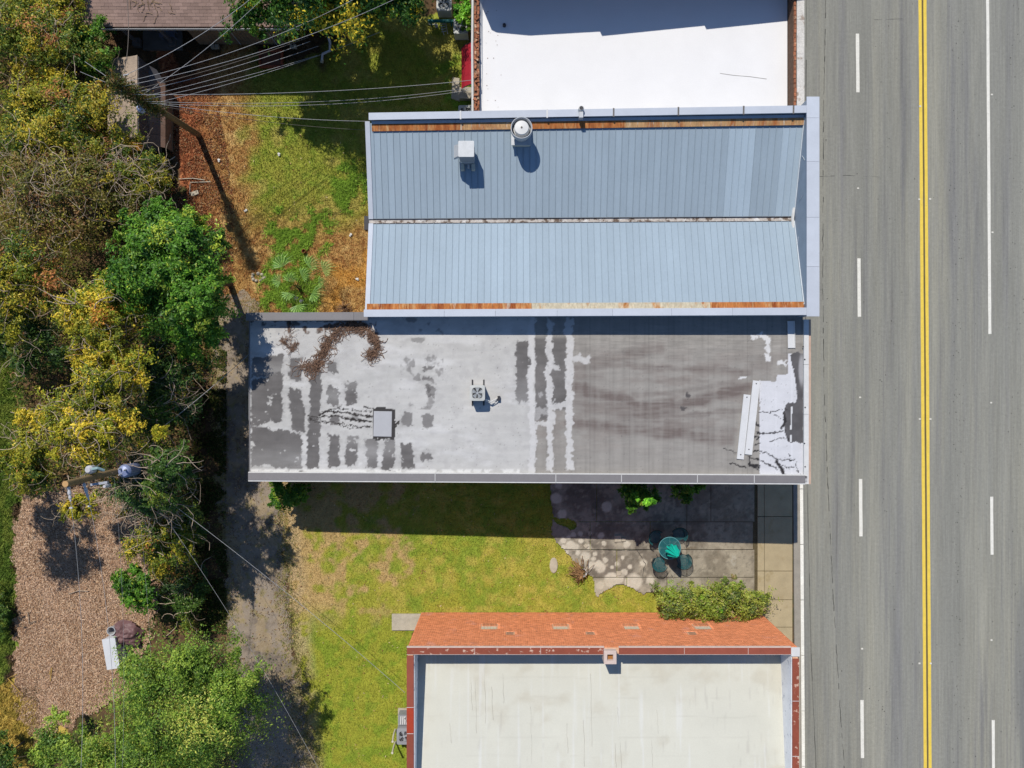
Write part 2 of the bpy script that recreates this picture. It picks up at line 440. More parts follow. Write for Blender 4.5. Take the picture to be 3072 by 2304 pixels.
def crackline(name, pts, w, m, parent, z, jit=2.0, gap=0.0, seg=14):
    q = MB(); dense = []
    for (x1, y1), (x2, y2) in zip(pts[:-1], pts[1:]):
        n = max(1, int(math.hypot(x2 - x1, y2 - y1) / seg))
        for i in range(n): dense.append((x1 + (x2 - x1) * i / n, y1 + (y2 - y1) * i / n))
    dense.append(pts[-1])
    P = [(x + random.uniform(-jit, jit), y) for x, y in dense]
    for (x1, y1), (x2, y2) in zip(P[:-1], P[1:]):
        if random.random() < gap: continue
        dx, dy = x2 - x1, y2 - y1; L = math.hypot(dx, dy) + 1e-6; ww = w * random.uniform(0.35, 1.2)
        nx, ny = -dy / L * ww, dx / L * ww
        a = [T(x1 - nx, y1 - ny), T(x1 + nx, y1 + ny), T(x2 + nx, y2 + ny), T(x2 - nx, y2 - ny)]
        q.add([(p.x, p.y, z) for p in a], [(0, 1, 2, 3)])
    return q.build(name, m, parent)
crackline('crack', [(2478, -60), (2471, 300), (2468, 800), (2472, 1150), (2483, 1450), (2500, 1800), (2522, 2150), (2534, 2330)], 0.95, M_dark, road, 0.0045, 1.0, 0.35, 16)
crackline('seam', [(2420, -60), (2415, 700), (2420, 1400), (2433, 1960), (2449, 2330)], 0.8, M_dark, road, 0.0045, 0.3, 0.05, 40)
crackline('crack', [(2455, 530), (2540, 526), (2640, 531)], 0.5, M_dark, road, 0.0045, 0.5, 0.3, 12)
crackline('crack', [(2610, 60), (2720, 56)], 0.4, M_dark, road, 0.0045, 0.5, 0.4, 12)
M_pot = mat('oil_stain', (0.05, 0.048, 0.045), var=0.2, rough=0.9)
q = MB()
for i in range(420):
    band = random.choice((2866, 2868, 2870, 3040, 3050, 2675, 2650, 2880))
    x = random.gauss(band, 11) if random.random() < .8 else random.uniform(2440, 3060); y = random.uniform(0, 2304); r = random.uniform(.012, .038)
    p = T(x, y); n = 5; a0 = random.random() * 6
    q.add([(p.x + r * math.cos(a0 + 2 * PI * k / n) * random.uniform(.5, 1), p.y + r * math.sin(a0 + 2 * PI * k / n) * random.uniform(.5, 1.6), 0.0035) for k in range(n)], [tuple(range(n))])
o = q.build('pits_and_tar_spots', M_pot, road); tag(o, kind='stuff')

# ---- kerb, gutter strip, pavement, patio ----------------------------------
M_kerb = mat('kerb_white', c(238, 236, 226, 1.15), var=0.12, scale=3, fvar=0.15, fine=20, rough=0.9)
kerb = tag(thing('kerb', roadpt(2400, 1700, 0), None, None), kind='structure')
yy = 1300
while yy < 2700:
    ye = yy + 166
    a = [roadpt(2395, ye - 1, 0), roadpt(2404.5, ye - 1, 0), roadpt(2404.5, yy + 1, 0), roadpt(2395, yy + 1, 0)]
    q = MB(); q.slab([(p.x, p.y, 0.12) for p in a], 0.4); q.build('kerb_stone', M_kerb, kerb)
    yy = ye
M_gut = mat('verge_concrete', c(166, 160, 148), var=0.15, scale=2, fvar=0.2, fine=30, rough=0.95)
q = MB(); a = [roadpt(2376, 2700, 0), roadpt(2394.6, 2700, 0), roadpt(2394.6, 1300, 0), roadpt(2376, 1300, 0)]
q.slab([(p.x, p.y, 0.10) for p in a], 0.35)
tag(q.build('kerb_verge', M_gut), kind='structure')
M_walk = mat('pavement_concrete', c(192, 175, 140), var=0.12, scale=1.6, fvar=0.14, fine=34, rough=0.95, spec=0.1, rnd=0.05,
             ramp=[(1.1, 0.55, 0.75, c(170, 150, 108))])
walk = tag(thing('pavement', T(2320, 1700), None, None), kind='structure')
ys = [1300, 1452, 1549, 1712, 1798, 1880, 1960, 2120, 2300]
for a0, a1 in zip(ys[:-1], ys[1:]):
    for x0, x1, h in ((2292, 2375.2, .085), (2271.5, 2290.8, .075)):
        p0 = T(x0, a1 - 0.9); p1 = T(x1, a0 + 0.9)
        q = MB(); q.box(p0.x, p0.y, -.2, p1.x, p1.y, h + random.uniform(-.004, .004)); q.build('paving_slab', M_walk, walk)
M_soil = mat('joint_soil', c(104, 92, 66), var=0.3, scale=4, fvar=0.3, fine=20, bump=0.02, rough=1)
p0 = T(2258, 2310); p1 = T(2377, 1290)
q = MB(); q.box(p0.x, p0.y, -.2, p1.x, p1.y, .045); tag(q.build('soil_strip', M_soil), kind='structure')
crackline('crack', [(2290, 1548), (2276, 1549), (2272, 1551)], 1.2, M_dark, walk, 0.095, .4, 0, 6)

PATIO = [(1652, 1440), (2261, 1440), (2261, 1775), (1945, 1775), (1930, 1782), (1880, 1755), (1850, 1752), (1815, 1772), (1788, 1790), (1780, 1735), (1742, 1700), (1708, 1665), (1668, 1625), (1655, 1600), (1656, 1560), (1710, 1590), (1730, 1585), (1724, 1560), (1660, 1552), (1652, 1500)]
SPOTS = [(1669, 1495, 18), (1687, 1542, 15), (1803, 1606, 11), (1820, 1520, 17), (1675, 1455, 12), (1811, 1630, 8), (1710, 1635, 15), (1743, 1622, 9), (1756, 1668, 16), (1733, 1657, 8), (1690, 1620, 10), (1800, 1702, 18), (1775, 1695, 13), (1795, 1690, 12), (1873, 1715, 11), (1720, 1603, 9), (1880, 1632, 12), (1700, 1655, 7), (1770, 1700, 9), (1836, 1700, 6), (1780, 1675, 8), (1838, 1737, 20), (1858, 1736, 15), (1900, 1745, 28), (1835, 1740, 25), (1800, 1755, 14), (1930, 1688, 12), (1706, 1610, 7), (1766, 1640, 9), (1725, 1640, 12), (1748, 1690, 10), (1815, 1680, 9), (1850, 1690, 7), (1690, 1640, 8), (1785, 1660, 7), (1890, 1700, 8), (1740, 1600, 8), (1770, 1600, 6), (1950, 1740, 14), (1868, 1672, 6)]
M_patio = mat('patio_concrete', attr=True, var=0.10, scale=2.5, fvar=0.16, fine=30, bump=0.006, bscale=50, rough=0.95, spec=0.1)
def patio_col(X, Y):
    px, py = to_px(X, Y, 0)
    nb = fbm(px, py, 60, 5, 120); nf = fbm(px, py, 8, 4, 125)
    col = mix(np.tile(c(170, 162, 146), (len(px), 1)), c(136, 128, 116), smooth01(nb, 0.40, 0.62))
    col = mix(col, c(104, 98, 88), smooth01(fbm(px, py, 22, 5, 128), .54, .7) * .55)
    col = mix(col, c(196, 186, 166), smooth01(fbm(px, py, 16, 4, 129), .58, .72) * .55)
    col = mix(col, c(186, 170, 140), smooth01(px, 1950, 2250) * 0.4)
    col = mix(col, c(120, 112, 98), smooth01(nf, 0.58, 0.72) * 0.5)
    wx = px + (nf - 0.5) * 6; wy = py + (fbm(px, py, 8, 3, 127) - 0.5) * 6
    for sx, sy, r in SPOTS:
        d = np.hypot(wx - sx, (wy - sy))
        col = mix(col, c(220, 212, 194), smooth01(d, r * 1.08, r * 0.72) * (0.62 + 0.5 * nf))
    corner = smooth01(py, 1725, 1745) * smooth01(1900 - px, 0, 60)
    col = mix(col, c(204, 196, 174), corner * 0.7)
    for sx, sy, w_, h_ in ((2070, 1642, 24, 6), (2200, 1680, 10, 22)):
        d = np.hypot((wx - sx) / w_, (wy - sy) / h_)
        col = mix(col, c(118, 104, 84) if sx < 2100 else c(196, 188, 170), smooth01(d, 1.1, 0.6) * smooth01(nf, .3, .55) * 0.7)
    return col
def patio_mask_for(xa, xb, ya, yb):
    def f(X, Y):
        px, py = to_px(X, Y, 0)
        nx = fbm(px, py, 12, 3, 131)
        return inpoly(px + (nx - .5) * 10 * (px < 1960), py + (fbm(px, py, 12, 3, 133) - .5) * 10 * (px < 1960), PATIO)
    return f
patio = tag(thing('patio', T(1950, 1600), None, None), kind='structure')
PR = [1440, 1565, 1648, 1731, 1800]; PC = [[1640, 1790, 2060, 2132, 2263], [1640, 1770, 1950, 2060, 2263], [1640, 1850, 2060, 2263], [1640, 1880, 2000, 2263]]
for r in range(4):
    for k in range(len(PC[r]) - 1):
        xa, xb = PC[r][k] + 0.8, PC[r][k + 1] - 0.8; ya, yb = PR[r] + 0.8, PR[r + 1] - 0.8
        p0 = T(xa, yb); p1 = T(xb, ya); h = 0.05 + random.uniform(-.008, .008)
        tx, ty = random.uniform(-.002, .002), random.uniform(-.002, .002)
        o = sheet('concrete_slab', p0.x, p1.x, p0.y, p1.y, 0.06, lambda X, Y, h=h, tx=tx, ty=ty, p0=p0: h + tx * (X - p0.x) + ty * (Y - p0.y), patio_col, M_patio, patio_mask_for(xa, xb, ya, yb), patio)
for pts in ([(1775, 1648), (1880, 1651), (2000, 1646)], [(1905, 1640), (1935, 1690), (1925, 1728)], [(2010, 1720), (2020, 1735)], [(1760, 1570), (1775, 1600), (1770, 1625)]):
    crackline('crack', pts, 0.7, M_dark, patio, 0.066, 1.5, 0.2, 7)

# ================================================================== BUILDINGS
M_wallgrey = mat('wall_render', c(150, 146, 138), var=0.2, scale=0.8, fvar=0.12, rough=0.9)
M_copgrey = mat('coping_grey_metal', c(136, 133, 134), var=0.06, scale=2, fvar=0.05, fine=14, rough=0.6, spec=0.3, rnd=0.05)
M_copwhite = mat('drip_white_metal', c(228, 228, 226), var=0.08, scale=4, fvar=0.1, rough=0.6)
M_dkmetal = mat('dark_metal', (0.03, 0.03, 0.035), var=0.2, rough=0.5)
M_galv = mat('galvanised_metal', c(196, 200, 204), var=0.10, scale=5, fvar=0.08, rough=0.5, metal=0.15, spec=0.4)
M_cream = mat('cream_paint', c(222, 216, 196), var=0.1, scale=3, fvar=0.1, rough=0.7)

# ------------------------------------------------ grey flat-roofed building
GX0, GX1, GY0, GY1 = -12.54, 13.83, -4.56, 3.36
def zr(X): return 4.60 + (np.asarray(X) - GX0) / (GX1 - GX0) * 1.05
grey = thing('flat_roof_building', (0.6, -0.6, 0), 'long low building with patched grey and white coated flat roof', 'building')
q = MB()
def wall(q, x0, y0, x1, y1, za0, za1, z0=-0.3):
    q.slab([(x0, y0, za0), (x1, y0, za1), (x1, y1, za1), (x0, y1, za0)], 0.01)
q = MB()
for (x0, y0, x1, y1) in ((GX0, GY0 + .06, GX1 - .12, GY0 + .30), (GX0, GY1 - .32, -6.9, GY1 - .06), (GX0 + .02, GY0 + .3, GX0 + .22, GY1 - .32), (GX1 - .34, GY0 + .3, GX1 - .12, 2.95)):
    za, zb = float(zr(x0)) - 0.03, float(zr(x1)) - 0.03
    q.add([(x0, y0, -.3), (x1, y0, -.3), (x1, y1, -.3), (x0, y1, -.3), (x0, y0, za), (x1, y0, zb), (x1, y1, zb), (x0, y1, za)],
          [(3, 2, 1, 0), (4, 5, 6, 7), (0, 1, 5, 4), (1, 2, 6, 5), (2, 3, 7, 6), (3, 0, 4, 7)])
    q.build('wall', M_wallgrey, grey); q = MB()

COAT = c(206, 205, 202); MEMB = c(118, 115, 114); EAST = c(164, 160, 154)
DARK = [(752, 846, 1068, 1130), (752, 848, 1130, 1272), (752, 906, 1290, 1406), (866, 906, 1073, 1140), (868, 910, 1165, 1292), (926, 961, 1085, 1408),
        (981, 1012, 1088, 1122), (981, 1018, 1157, 1217), (1037, 1070, 1143, 1212), (990, 1018, 1247, 1277), (1040, 1075, 1247, 1262), (984, 1019, 1303, 1404), (1037, 1072, 1305, 1402),
        (1101, 1133, 1320, 1406), (1150, 1187, 1322, 1411), (1206, 1242, 1328, 1411), (1208, 1238, 1235, 1279), (1268, 1299, 1097, 1110), (1268, 1302, 1131, 1147), (1279, 1303, 1161, 1189),
        (1266, 1300, 1243, 1286), (1260, 1299, 1357, 1380), (1548, 1588, 1020, 1200)]
TAR = [(1106, 1190, 1225, 1322)]
CRACKS = [([(962, 1238), (1000, 1226), (1050, 1228), (1115, 1236)], 1.3), ([(958, 1244), (985, 1234), (1040, 1240), (1115, 1250)], 3.2), ([(925, 1248), (960, 1252), (1000, 1246), (1045, 1256), (1115, 1266)], 2.6),
          ([(925, 1256), (975, 1264), (1020, 1270), (1060, 1278), (1115, 1282)], 1.6), ([(930, 1265), (970, 1270), (1000, 1266), (1050, 1286), (1112, 1278)], 1.2), ([(1020, 1250), (1060, 1262), (1115, 1262)], 3.0), ([(1092, 1220), (1120, 1226)], 2.0),
          ([(1180, 1262), (1196, 1266), (1184, 1275)], 2.2), ([(1176, 1290), (1196, 1268)], 1.6)]
EASTCR = [([(2275, 1236), (2310, 1237), (2340, 1229), (2362, 1228)], 1.6), ([(2272, 1300), (2320, 1298), (2355, 1292)], 2.6), ([(2322, 1244), (2345, 1256), (2360, 1262)], 1.4), ([(2312, 1324), (2345, 1313), (2368, 1322)], 1.8), ([(2262, 1352), (2300, 1358), (2332, 1378), (2365, 1380), (2385, 1378)], 2.2),
          ([(2172, 1346), (2212, 1358)], 1.2), ([(2248, 1370), (2280, 1380), (2310, 1398), (2330, 1405)], 2.2), ([(2190, 1388), (2236, 1402)], 3.2), ([(2247, 1370), (2252, 1398), (2278, 1412)], 2.4), ([(2248, 1395), (2278, 1400)], 4.5), ([(2330, 1384), (2345, 1408), (2352, 1424)], 6.0),
          ([(2336, 1388), (2360, 1402), (2384, 1404)], 1.4), ([(2386, 1380), (2392, 1412), (2410, 1428)], 1.0), ([(2366, 1360), (2372, 1376)], 1.2), ([(2343, 1285), (2355, 1265), (2352, 1240)], 4.0),
          ([(2262, 1270), (2278, 1276)], 3.6), ([(2262, 1310), (2278, 1312), (2268, 1322)], 2.6), ([(2264, 1335), (2278, 1330)], 2.2), ([(2270, 1190), (2276, 1200)], 1.8)]
def roof_col(X, Y):
    z = zr(X); px, py = to_px(X, Y, z); n = len(px)
    nf = fbm(px, py, 7, 4, 140); nb = fbm(px, py, 70, 4, 144); nm = fbm(px, py, 22, 4, 150)
    wx = px + (fbm(px, py, 9, 4, 155) - .5) * 17 + (fbm(px, py, 34, 3, 157) - .5) * 12; wy = py + (fbm(px, py, 9, 4, 158) - .5) * 20 + (fbm(px, py, 34, 3, 159) - .5) * 22
    st = fbm(px / 6, py, 10, 4, 161)            # horizontal brush strokes
    coat = np.tile(COAT, (n, 1)) * (0.95 + 0.14 * (st - .5) + 0.24 * (nb - .5))[:, None]
    coat = mix(coat, c(184, 182, 181), smooth01(nm, 0.48, 0.74) * 0.45)
    coat = mix(coat, c(232, 232, 232), smooth01(fbm(px / 3, py, 34, 4, 166), 0.50, 0.78) * 0.4)
    mem = np.tile(MEMB, (n, 1)) * (0.88 + 0.5 * (nb - .5) + 0.3 * (st - .5) + .25 * (nm - .5))[:, None]
    d = np.zeros(n); halo = np.zeros(n)
    for ip, (x0, x1, y0, y1) in enumerate(DARK):
        rnd_ = np.random.default_rng(500 + ip); ax, bx_ = rnd_.uniform(-.10, .10, 2); kx = (px - (x0 + x1) / 2) * ax; ky = (py - (y0 + y1) / 2) * bx_
        sd = np.minimum(np.minimum(wx + ky - x0, x1 - wx - ky), np.minimum(wy + kx * 2 - y0, y1 - wy - kx * 2))
        op = (1.0 if (x1 - x0) * (y1 - y0) > 3000 else rnd_.uniform(.8, 1.05)) * (1 - .25 * smooth01(np.abs((py - y0) / (y1 - y0) - rnd_.random()), .55, .0) * (rnd_.random() < .5))
        d = np.maximum(d, smooth01(sd, -1.6, 2.2) * op); halo = np.maximum(halo, smooth01(sd, -16, 2) * .30)
    d *= smooth01(fbm(px, py, 26, 4, 170) * 0.7 + 0.3 * nf, 0.27, 0.33)
    d = np.maximum(d, halo * smooth01(st, .42, .62))
    sm = smooth01(fbm(px, py, 30, 4, 172), 0.60, 0.70) * (px < 1330) * (px > 1200) * (py < 1230) * 0.6
    col = mix(coat, mem, np.clip(d + sm, 0, 1))
    # eastern, uncoated membrane ------------------------------------------
    pl = np.abs(((px - 1770) / 59.0) % 1.0 - 0.5) * 2         # pleats, 1 on a seam
    fold = fbm(px, py / 14, 16, 3, 175)
    e = np.tile(EAST, (n, 1)) * (0.95 + 0.24 * (fold - .5) + 0.20 * (st - .5))[:, None]
    bro = np.zeros(n); wob = (fbm(px, py, 60, 4, 180) - .5) * 30
    for L, hw, am in (([(1715, 1108), (1800, 1088), (1900, 1062), (1975, 1045)], 15, .5), ([(1780, 1102), (1900, 1096), (2050, 1106), (2245, 1114)], 8, .55), ([(1712, 1162), (1780, 1178), (1850, 1198), (1950, 1216), (2050, 1212), (2150, 1192), (2245, 1158)], 15, .85),
                      ([(1712, 1182), (1850, 1222), (1920, 1250), (2020, 1258)], 34, .5), ([(1900, 1242), (2050, 1246), (2235, 1234)], 6, .65), ([(1712, 1264), (1800, 1272), (1900, 1292), (2050, 1302), (2185, 1318)], 16, .75), ([(1712, 1132), (1800, 1134)], 12, .45), ([(1900, 1180), (2060, 1176), (2200, 1150)], 7, .35), ([(2000, 1275), (2200, 1290)], 9, .4), ([(1950, 1140), (2120, 1146)], 6, .3)):
        dd = distpoly(px, py + wob, L)
        bro = np.maximum(bro, am * smooth01(dd, hw * 1.9, hw * .3))
    bro *= 1.2 * np.clip(0.45 + 1.3 * (fbm(px / 12, py, 5, 3, 184) - .2), .2, 1.2) * np.clip(0.6 + 1.0 * (fbm(px, py / 10, 13, 3, 183) - .3), 0, 1.15)
    e = mix(e, c(140, 130, 124), smooth01(fbm(px / 3, py, 26, 4, 182), .46, .66) * .45 * smooth01(np.abs(py - 1200), 200, 80))
    e = mix(e, c(116, 104, 100), np.clip(bro, 0, .9))
    pid = np.floor((px - 1770) / 59.0 + .5); pam = vnoise(pid * 7.31 + 3.2, pid * 0 + .5, 187)
    e = e * (1 - 0.20 * smooth01(pl, 0.93, 0.99) * (.3 + pam) - 0.10 * smooth01(np.abs(pl - .2 - .6 * pam), .16, .0) * smooth01(fbm(px, py, 40, 3, 188), .35, .6))[:, None]
    wr = fbm(px / 9, py, 3.2, 2, 186)
    e = e * (1 + 0.26 * (wr - .5) * smooth01(np.abs(py - 1040), 70, 10) + 0.10 * (wr - .5))[:, None]
    edge = 1604 + (fbm(py, py * 0, 20, 3, 190) - .5) * 10
    em = smooth01(px - edge, -1.5, 1.5)
    e = mix(e, mem, smooth01(np.abs(px - 1650), 52, 46) * smooth01(py, 1005, 1020) * smooth01(1260 - py + (px > 1645) * -30, -6, 6) * .9)
    col = mix(col, e, em)
    # white seam bands ---------------------------------------------------
    b = np.zeros(n)
    for xc, hw in ((1597, 9.5), (1649, 9.5), (1708, 11)):
        b = np.maximum(b, smooth01(np.abs(wx - xc + (fbm(py, py * 0, 45, 3, xc % 97) - .5) * 14), hw + 1.5, hw - 1.5) * smooth01(wy, 955, 962) * smooth01(1418 - wy, 0, 6))
    for (x0, x1, y0, y1) in ((1600, 1655, 1258, 1276), (1646, 1704, 1204, 1224), (1708, 1768, 1069, 1088), (1650, 1680, 1090, 1112), (1610, 1640, 1222, 1240)):
        sd = np.minimum(np.minimum(wx - x0, x1 - wx), np.minimum(wy - y0, y1 - wy)); b = np.maximum(b, smooth01(sd, -1, 2) * (0.9 if y0 != 1222 else .5))
    for xc, yc, r in ((1622, 1183, 7), (1613, 1245, 9)):
        b = np.maximum(b, .5 * smooth01(np.hypot(wx - xc, wy - yc), r + 1, r - 2))
    col = mix(col, c(216, 215, 214), b * (0.85 + .3 * (nf - .5)))
    lw = smooth01(np.hypot((px - 1450) / 100, (py - 1190) / 90), 1.0, .2) * .25
    col = mix(col, c(232, 230, 226), lw)
    # tar and cracks ---------------------------------------------------------
    for (x0, x1, y0, y1) in TAR:
        sd = np.minimum(np.minimum(wx - x0, x1 - wx), np.minimum(wy - y0, y1 - wy))
        col = mix(col, c(64, 62, 62), smooth01(sd, -.5, 1.2) * (px > 1119) * (np.maximum(np.abs(px - 1146) / 40, np.abs(py - 1271) / 50) < 1.0))
    for L, w_ in CRACKS:
        ln = distpoly(px + (nf - .5) * 8, py + (fbm(px, py, 7, 3, 193) - .5) * 13, L)
        col = mix(col, c(52, 48, 46), smooth01(ln, w_ * 1.2, w_ * .5))
    # torn white sheets at the street end ----------------------------------------
    ws = inpoly(wx * .25 + px * .75, wy * .25 + py * .75, [(2279, 1142), (2328, 1146), (2332, 1124), (2364, 1122), (2364, 1060), (2376, 1060), (2384, 1130), (2395, 1200), (2410, 1210), (2410, 1432), (2279, 1432)])
    col[ws] = (np.tile(c(226, 227, 232), (n, 1)) * (0.95 + .12 * (nb - .5) + .06 * (np.abs(((px - 2279) / 48) % 1 - .5) > .47))[:, None])[ws]
    for P in ([(1993, 0)], ):
        pass
    for (x0, x1, y0, y1) in ((2296, 2312, 1006, 1085), (2252, 2300, 1003, 1020), (2334, 2364, 1082, 1102), (2215, 2236, 1130, 1139)):
        sd = np.minimum(np.minimum(wx - x0, x1 - wx), np.minimum(wy - y0, y1 - wy)); col = mix(col, c(226, 226, 226), smooth01(sd, -1, 2) * smooth01(nf, .3, .45))
    tear = inpoly(wx * .6 + px * .4, wy * .6 + py * .4, [(2372, 1062), (2412, 1060), (2412, 1326), (2366, 1326), (2352, 1290), (2350, 1235), (2362, 1210), (2392, 1206), (2386, 1140)])
    col[tear] = (np.tile(c(98, 96, 98), (n, 1)) * (0.8 + .6 * (nm - .3))[:, None])[tear]
    t2 = (np.abs(px - (2374 - (py - 1250) * .03)) < 2.2) & (((py > 1220) & (py < 1290)) | ((py > 1306) & (py < 1326)))
    col[t2] = c(225, 226, 228)
    lt = smooth01(np.hypot((px - 2405) / 12, (py - 1110) / 60), 1, .5) * .7
    col = mix(col, c(190, 190, 194), lt)
    for L, w_ in EASTCR:
        ln = distpoly(px + (nf - .5) * 9, py + (fbm(px, py, 7, 3, 196) - .5) * 12, L)
        col = mix(col, c(48, 46, 48), smooth01(ln, w_ * 1.15, w_ * .5))
    for L, w_ in (([(2150, 1163), (2158, 1163)], 7), ([(2062, 1186), (2070, 1187)], 6), ([(2043, 1218), (2053, 1218)], 6)):
        col = mix(col, c(92, 88, 88), smooth01(distpoly(wx, wy, L), w_, w_ * .6) * (px < 2140))
    for L in ([(2008 + 57, 1158), (2075, 1158)],):
        pass
    # brown debris beds -----------------------------------------------------------
    deb = np.zeros(n)
    for L, w_ in (([(1060, 965), (1030, 985), (985, 1030), (965, 1070), (948, 1100)], 17), ([(1040, 978), (1090, 990), (1118, 1010)], 22), ([(1118, 1005), (1134, 1045), (1110, 1062)], 15), ([(865, 968), (868, 1010), (880, 1035)], 7), ([(845, 1022), (870, 1042), (890, 1035)], 9), ([(915, 985), (960, 988)], 8), ([(978, 985), (1010, 985)], 12)):
        deb = np.maximum(deb, smooth01(distpoly(wx, wy, L), w_, w_ * .7))
    deb *= smooth01(nm, .30, .42)
    col = mix(col, mix(np.tile(c(112, 84, 66), (n, 1)), c(70, 52, 42), smooth01(nf, .4, .6)), deb * .92)
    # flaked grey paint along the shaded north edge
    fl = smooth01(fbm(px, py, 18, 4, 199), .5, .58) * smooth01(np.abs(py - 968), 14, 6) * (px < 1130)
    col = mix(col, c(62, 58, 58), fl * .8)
    col = mix(col, c(232, 232, 230), smooth01(py, 1404, 1410) * (px < 1560) * smooth01(nm, .36, .46) * .8)
    col = mix(col, c(110, 106, 104), smooth01(fbm(px, py, 2.5, 2, 205), .84, .9) * .6)
    return np.clip(col, 0.004, 0.9)
M_roof = mat('roof_coating', attr=True, var=0.05, scale=2.5, fvar=0.07, fine=40, bump=0.004, bscale=25, rough=0.75, spec=0.25)
def roof_z(X, Y):
    z = zr(X)
    px, py = to_px(X, Y, z)
    return z + (fbm(X, Y, 2.2, 3, 210) - .5) * .03 + (fbm(X * .12, Y, .22, 3, 214) - .5) * .012
sheet('roof_deck', GX0 + .015, GX1 - .34, GY0 + .33, 3.16, 0.041, roof_z, roof_col, M_roof, None, grey)
def sbox(q, x0, x1, y0, y1, dz0, dz1, zf=zr):
    a, b_ = float(zf(x0)), float(zf(x1))
    q.add([(x0, y0, a + dz0), (x1, y0, b_ + dz0), (x1, y1, b_ + dz0), (x0, y1, a + dz0), (x0, y0, a + dz1), (x1, y0, b_ + dz1), (x1, y1, b_ + dz1), (x0, y1, a + dz1)],
          [(3, 2, 1, 0), (4, 5, 6, 7), (0, 1, 5, 4), (1, 2, 6, 5), (2, 3, 7, 6), (3, 0, 4, 7)])
    return q
# parapets and copings
M_para = mat('parapet_coated', c(196, 196, 198), var=0.2, scale=3, fvar=0.15, rough=0.8, ramp=[(2.2, .52, .6, c(70, 68, 70))])
sbox(MB(), GX0 + .03, -6.78, GY1 - .30, GY1 - .05, -.02, .44).build('parapet', M_para, grey)
bx = [GX0 - .02, -7.42, -6.76]
for a, b_ in zip(bx[:-1], bx[1:]):
    sbox(MB(), a + .006, b_ - .006, GY1 - .335, GY1 + .01, .44, .475).build('coping', M_copgrey, grey)
    sbox(MB(), a + .006, b_ - .006, GY1 - .37, GY1 - .336, .30, .468).build('drip_edge', M_copgrey, grey)
sbox(MB(), GX0, GX1 - .2, GY0 + .05, GY0 + .31, -.02, .15).build('parapet', M_para, grey)
bx = [GX0 - .02, -3.62, 2.05, 5.1, 8.6, 11.2, GX1 - .30]
for a, b_ in zip(bx[:-1], bx[1:]):
    sbox(MB(), a + .008, b_ - .008, GY0 - .01, GY0 + .335, .152, .19).build('coping', M_copgrey, grey)
    sbox(MB(), a + .004, b_ - .004, GY0 - .075, GY0 - .012, .02, .165).build('drip_edge', M_copwhite, grey)
    sbox(MB(), a + .004, b_ - .004, GY0 + .337, GY0 + .375, .0, .17).build('inner_flashing', M_copwhite, grey)
    if a > -12: sbox(MB(), a - .012, a + .012, GY0 - .02, GY0 + .34, .19, .196).build('joint_sealant', M_copwhite, grey)
q = MB(); q.box(GX0 - .03, GY0 + .2, 4.35, GX0 + .012, GY1 - .35, 4.625); q.build('edge_trim', M_copgrey, grey)
gut = MB(); gut.box(GX0 - .15, -1.75, 4.28, GX0 - .032, 1.75, 4.33); gut.build('gutter', M_galv, grey)
# street front
M_tan = mat('front_tan_trim', c(206, 176, 156), var=0.15, scale=3, fvar=0.1, rough=0.85)
zf = float(zr(GX1))
fy = [GY0 - .07, -1.4, 0.9, 2.99]
for a, b_ in zip(fy[:-1], fy[1:]):
    q = MB(); q.box(GX1 - .335, a + .006, zf - .04, GX1 - .115, b_ - .006, zf + .10); q.build('front_coping', M_copwhite, grey)
    q = MB(); q.box(GX1 - .114, a, zf - .6, GX1 - .0, b_, zf + .06); q.build('front_fascia', M_tan, grey)
for x, y in ((2417, 1040), (2422, 1078), (2423, 1222), (2423, 1400), (2421, 1330)):
    p = T(x - 8, y, zf + .1); q = MB(); q.lathe(p.x, p.y, [(.03, zf + .1), (.03, zf + .13), (.012, zf + .15)], 8); q.build('bolt', M_dkmetal, grey)
# hatch
p = T(1147, 1272, float(zr(-6)) + .1)
M_hatch = mat('hatch_metal', c(192, 193, 197), var=0.06, scale=2, fvar=0.04, rough=0.55, metal=.1)
zz = float(zr(p.x))
q = MB(); q.obox(p.x, p.y, zz - .05, .86, 1.20, .075, -.02); q.build('roof_hatch', M_hatch, grey)
q = MB(); q.obox(p.x, p.y, zz + .025, .83, 1.17, .008, -.02); q.build('hatch_lid', M_hatch, grey)
# loose trim lying on the roof
M_trim = mat('white_sheet_metal', c(230, 231, 232), var=0.05, scale=2, fvar=0.06, rough=0.5)
for (x0, y0, x1, y1, w_, lab) in ((2272, 1142, 2246, 1364, 21, 'longer white metal channel lying nearest the torn white roof sheets'), (2244, 1184, 2222, 1378, 20, 'white metal channel lying at a slant on the grey membrane')):
    a = T(x0, y0, 5.7); b_ = T(x1, y1, 5.65); d = (b_ - a); L = math.hypot(d.x, d.y); ang = math.atan2(d.y, d.x)
    cx, cy = (a.x + b_.x) / 2, (a.y + b_.y) / 2; zb = float(zr(cx)) + .02
    root = thing('metal_channel', (cx, cy, zb), lab, 'metal trim')
    ww = w_ * S * .855
    q = MB(); q.obox(cx, cy, zb + .03, L, ww, .006, ang); q.build('web', M_trim, root)
    for s_ in (-1, 1):
        q = MB(); q.obox(cx - math.sin(ang) * s_ * ww / 2, cy + math.cos(ang) * s_ * ww / 2, zb, L, .012, .05, ang); q.build('flange', M_trim, root)
    for t in (.04, .93):
        q = MB(); q.lathe(a.x + d.x * t, a.y + d.y * t, [(.03, zb + .034), (.03, zb + .045)], 8); q.build('bolt', M_dkmetal, root)
a = T(2376, 1003, 5.75); zb = float(zr(a.x)) + .02
root = thing('metal_flashing_strip', (a.x, a.y, zb), 'short white metal strip standing half in the shadow at the roof corner', 'metal trim')
q = MB(); q.obox(a.x, a.y, zb, .32, 1.25, .03, 0.02); q.build('sheet', M_trim, root)
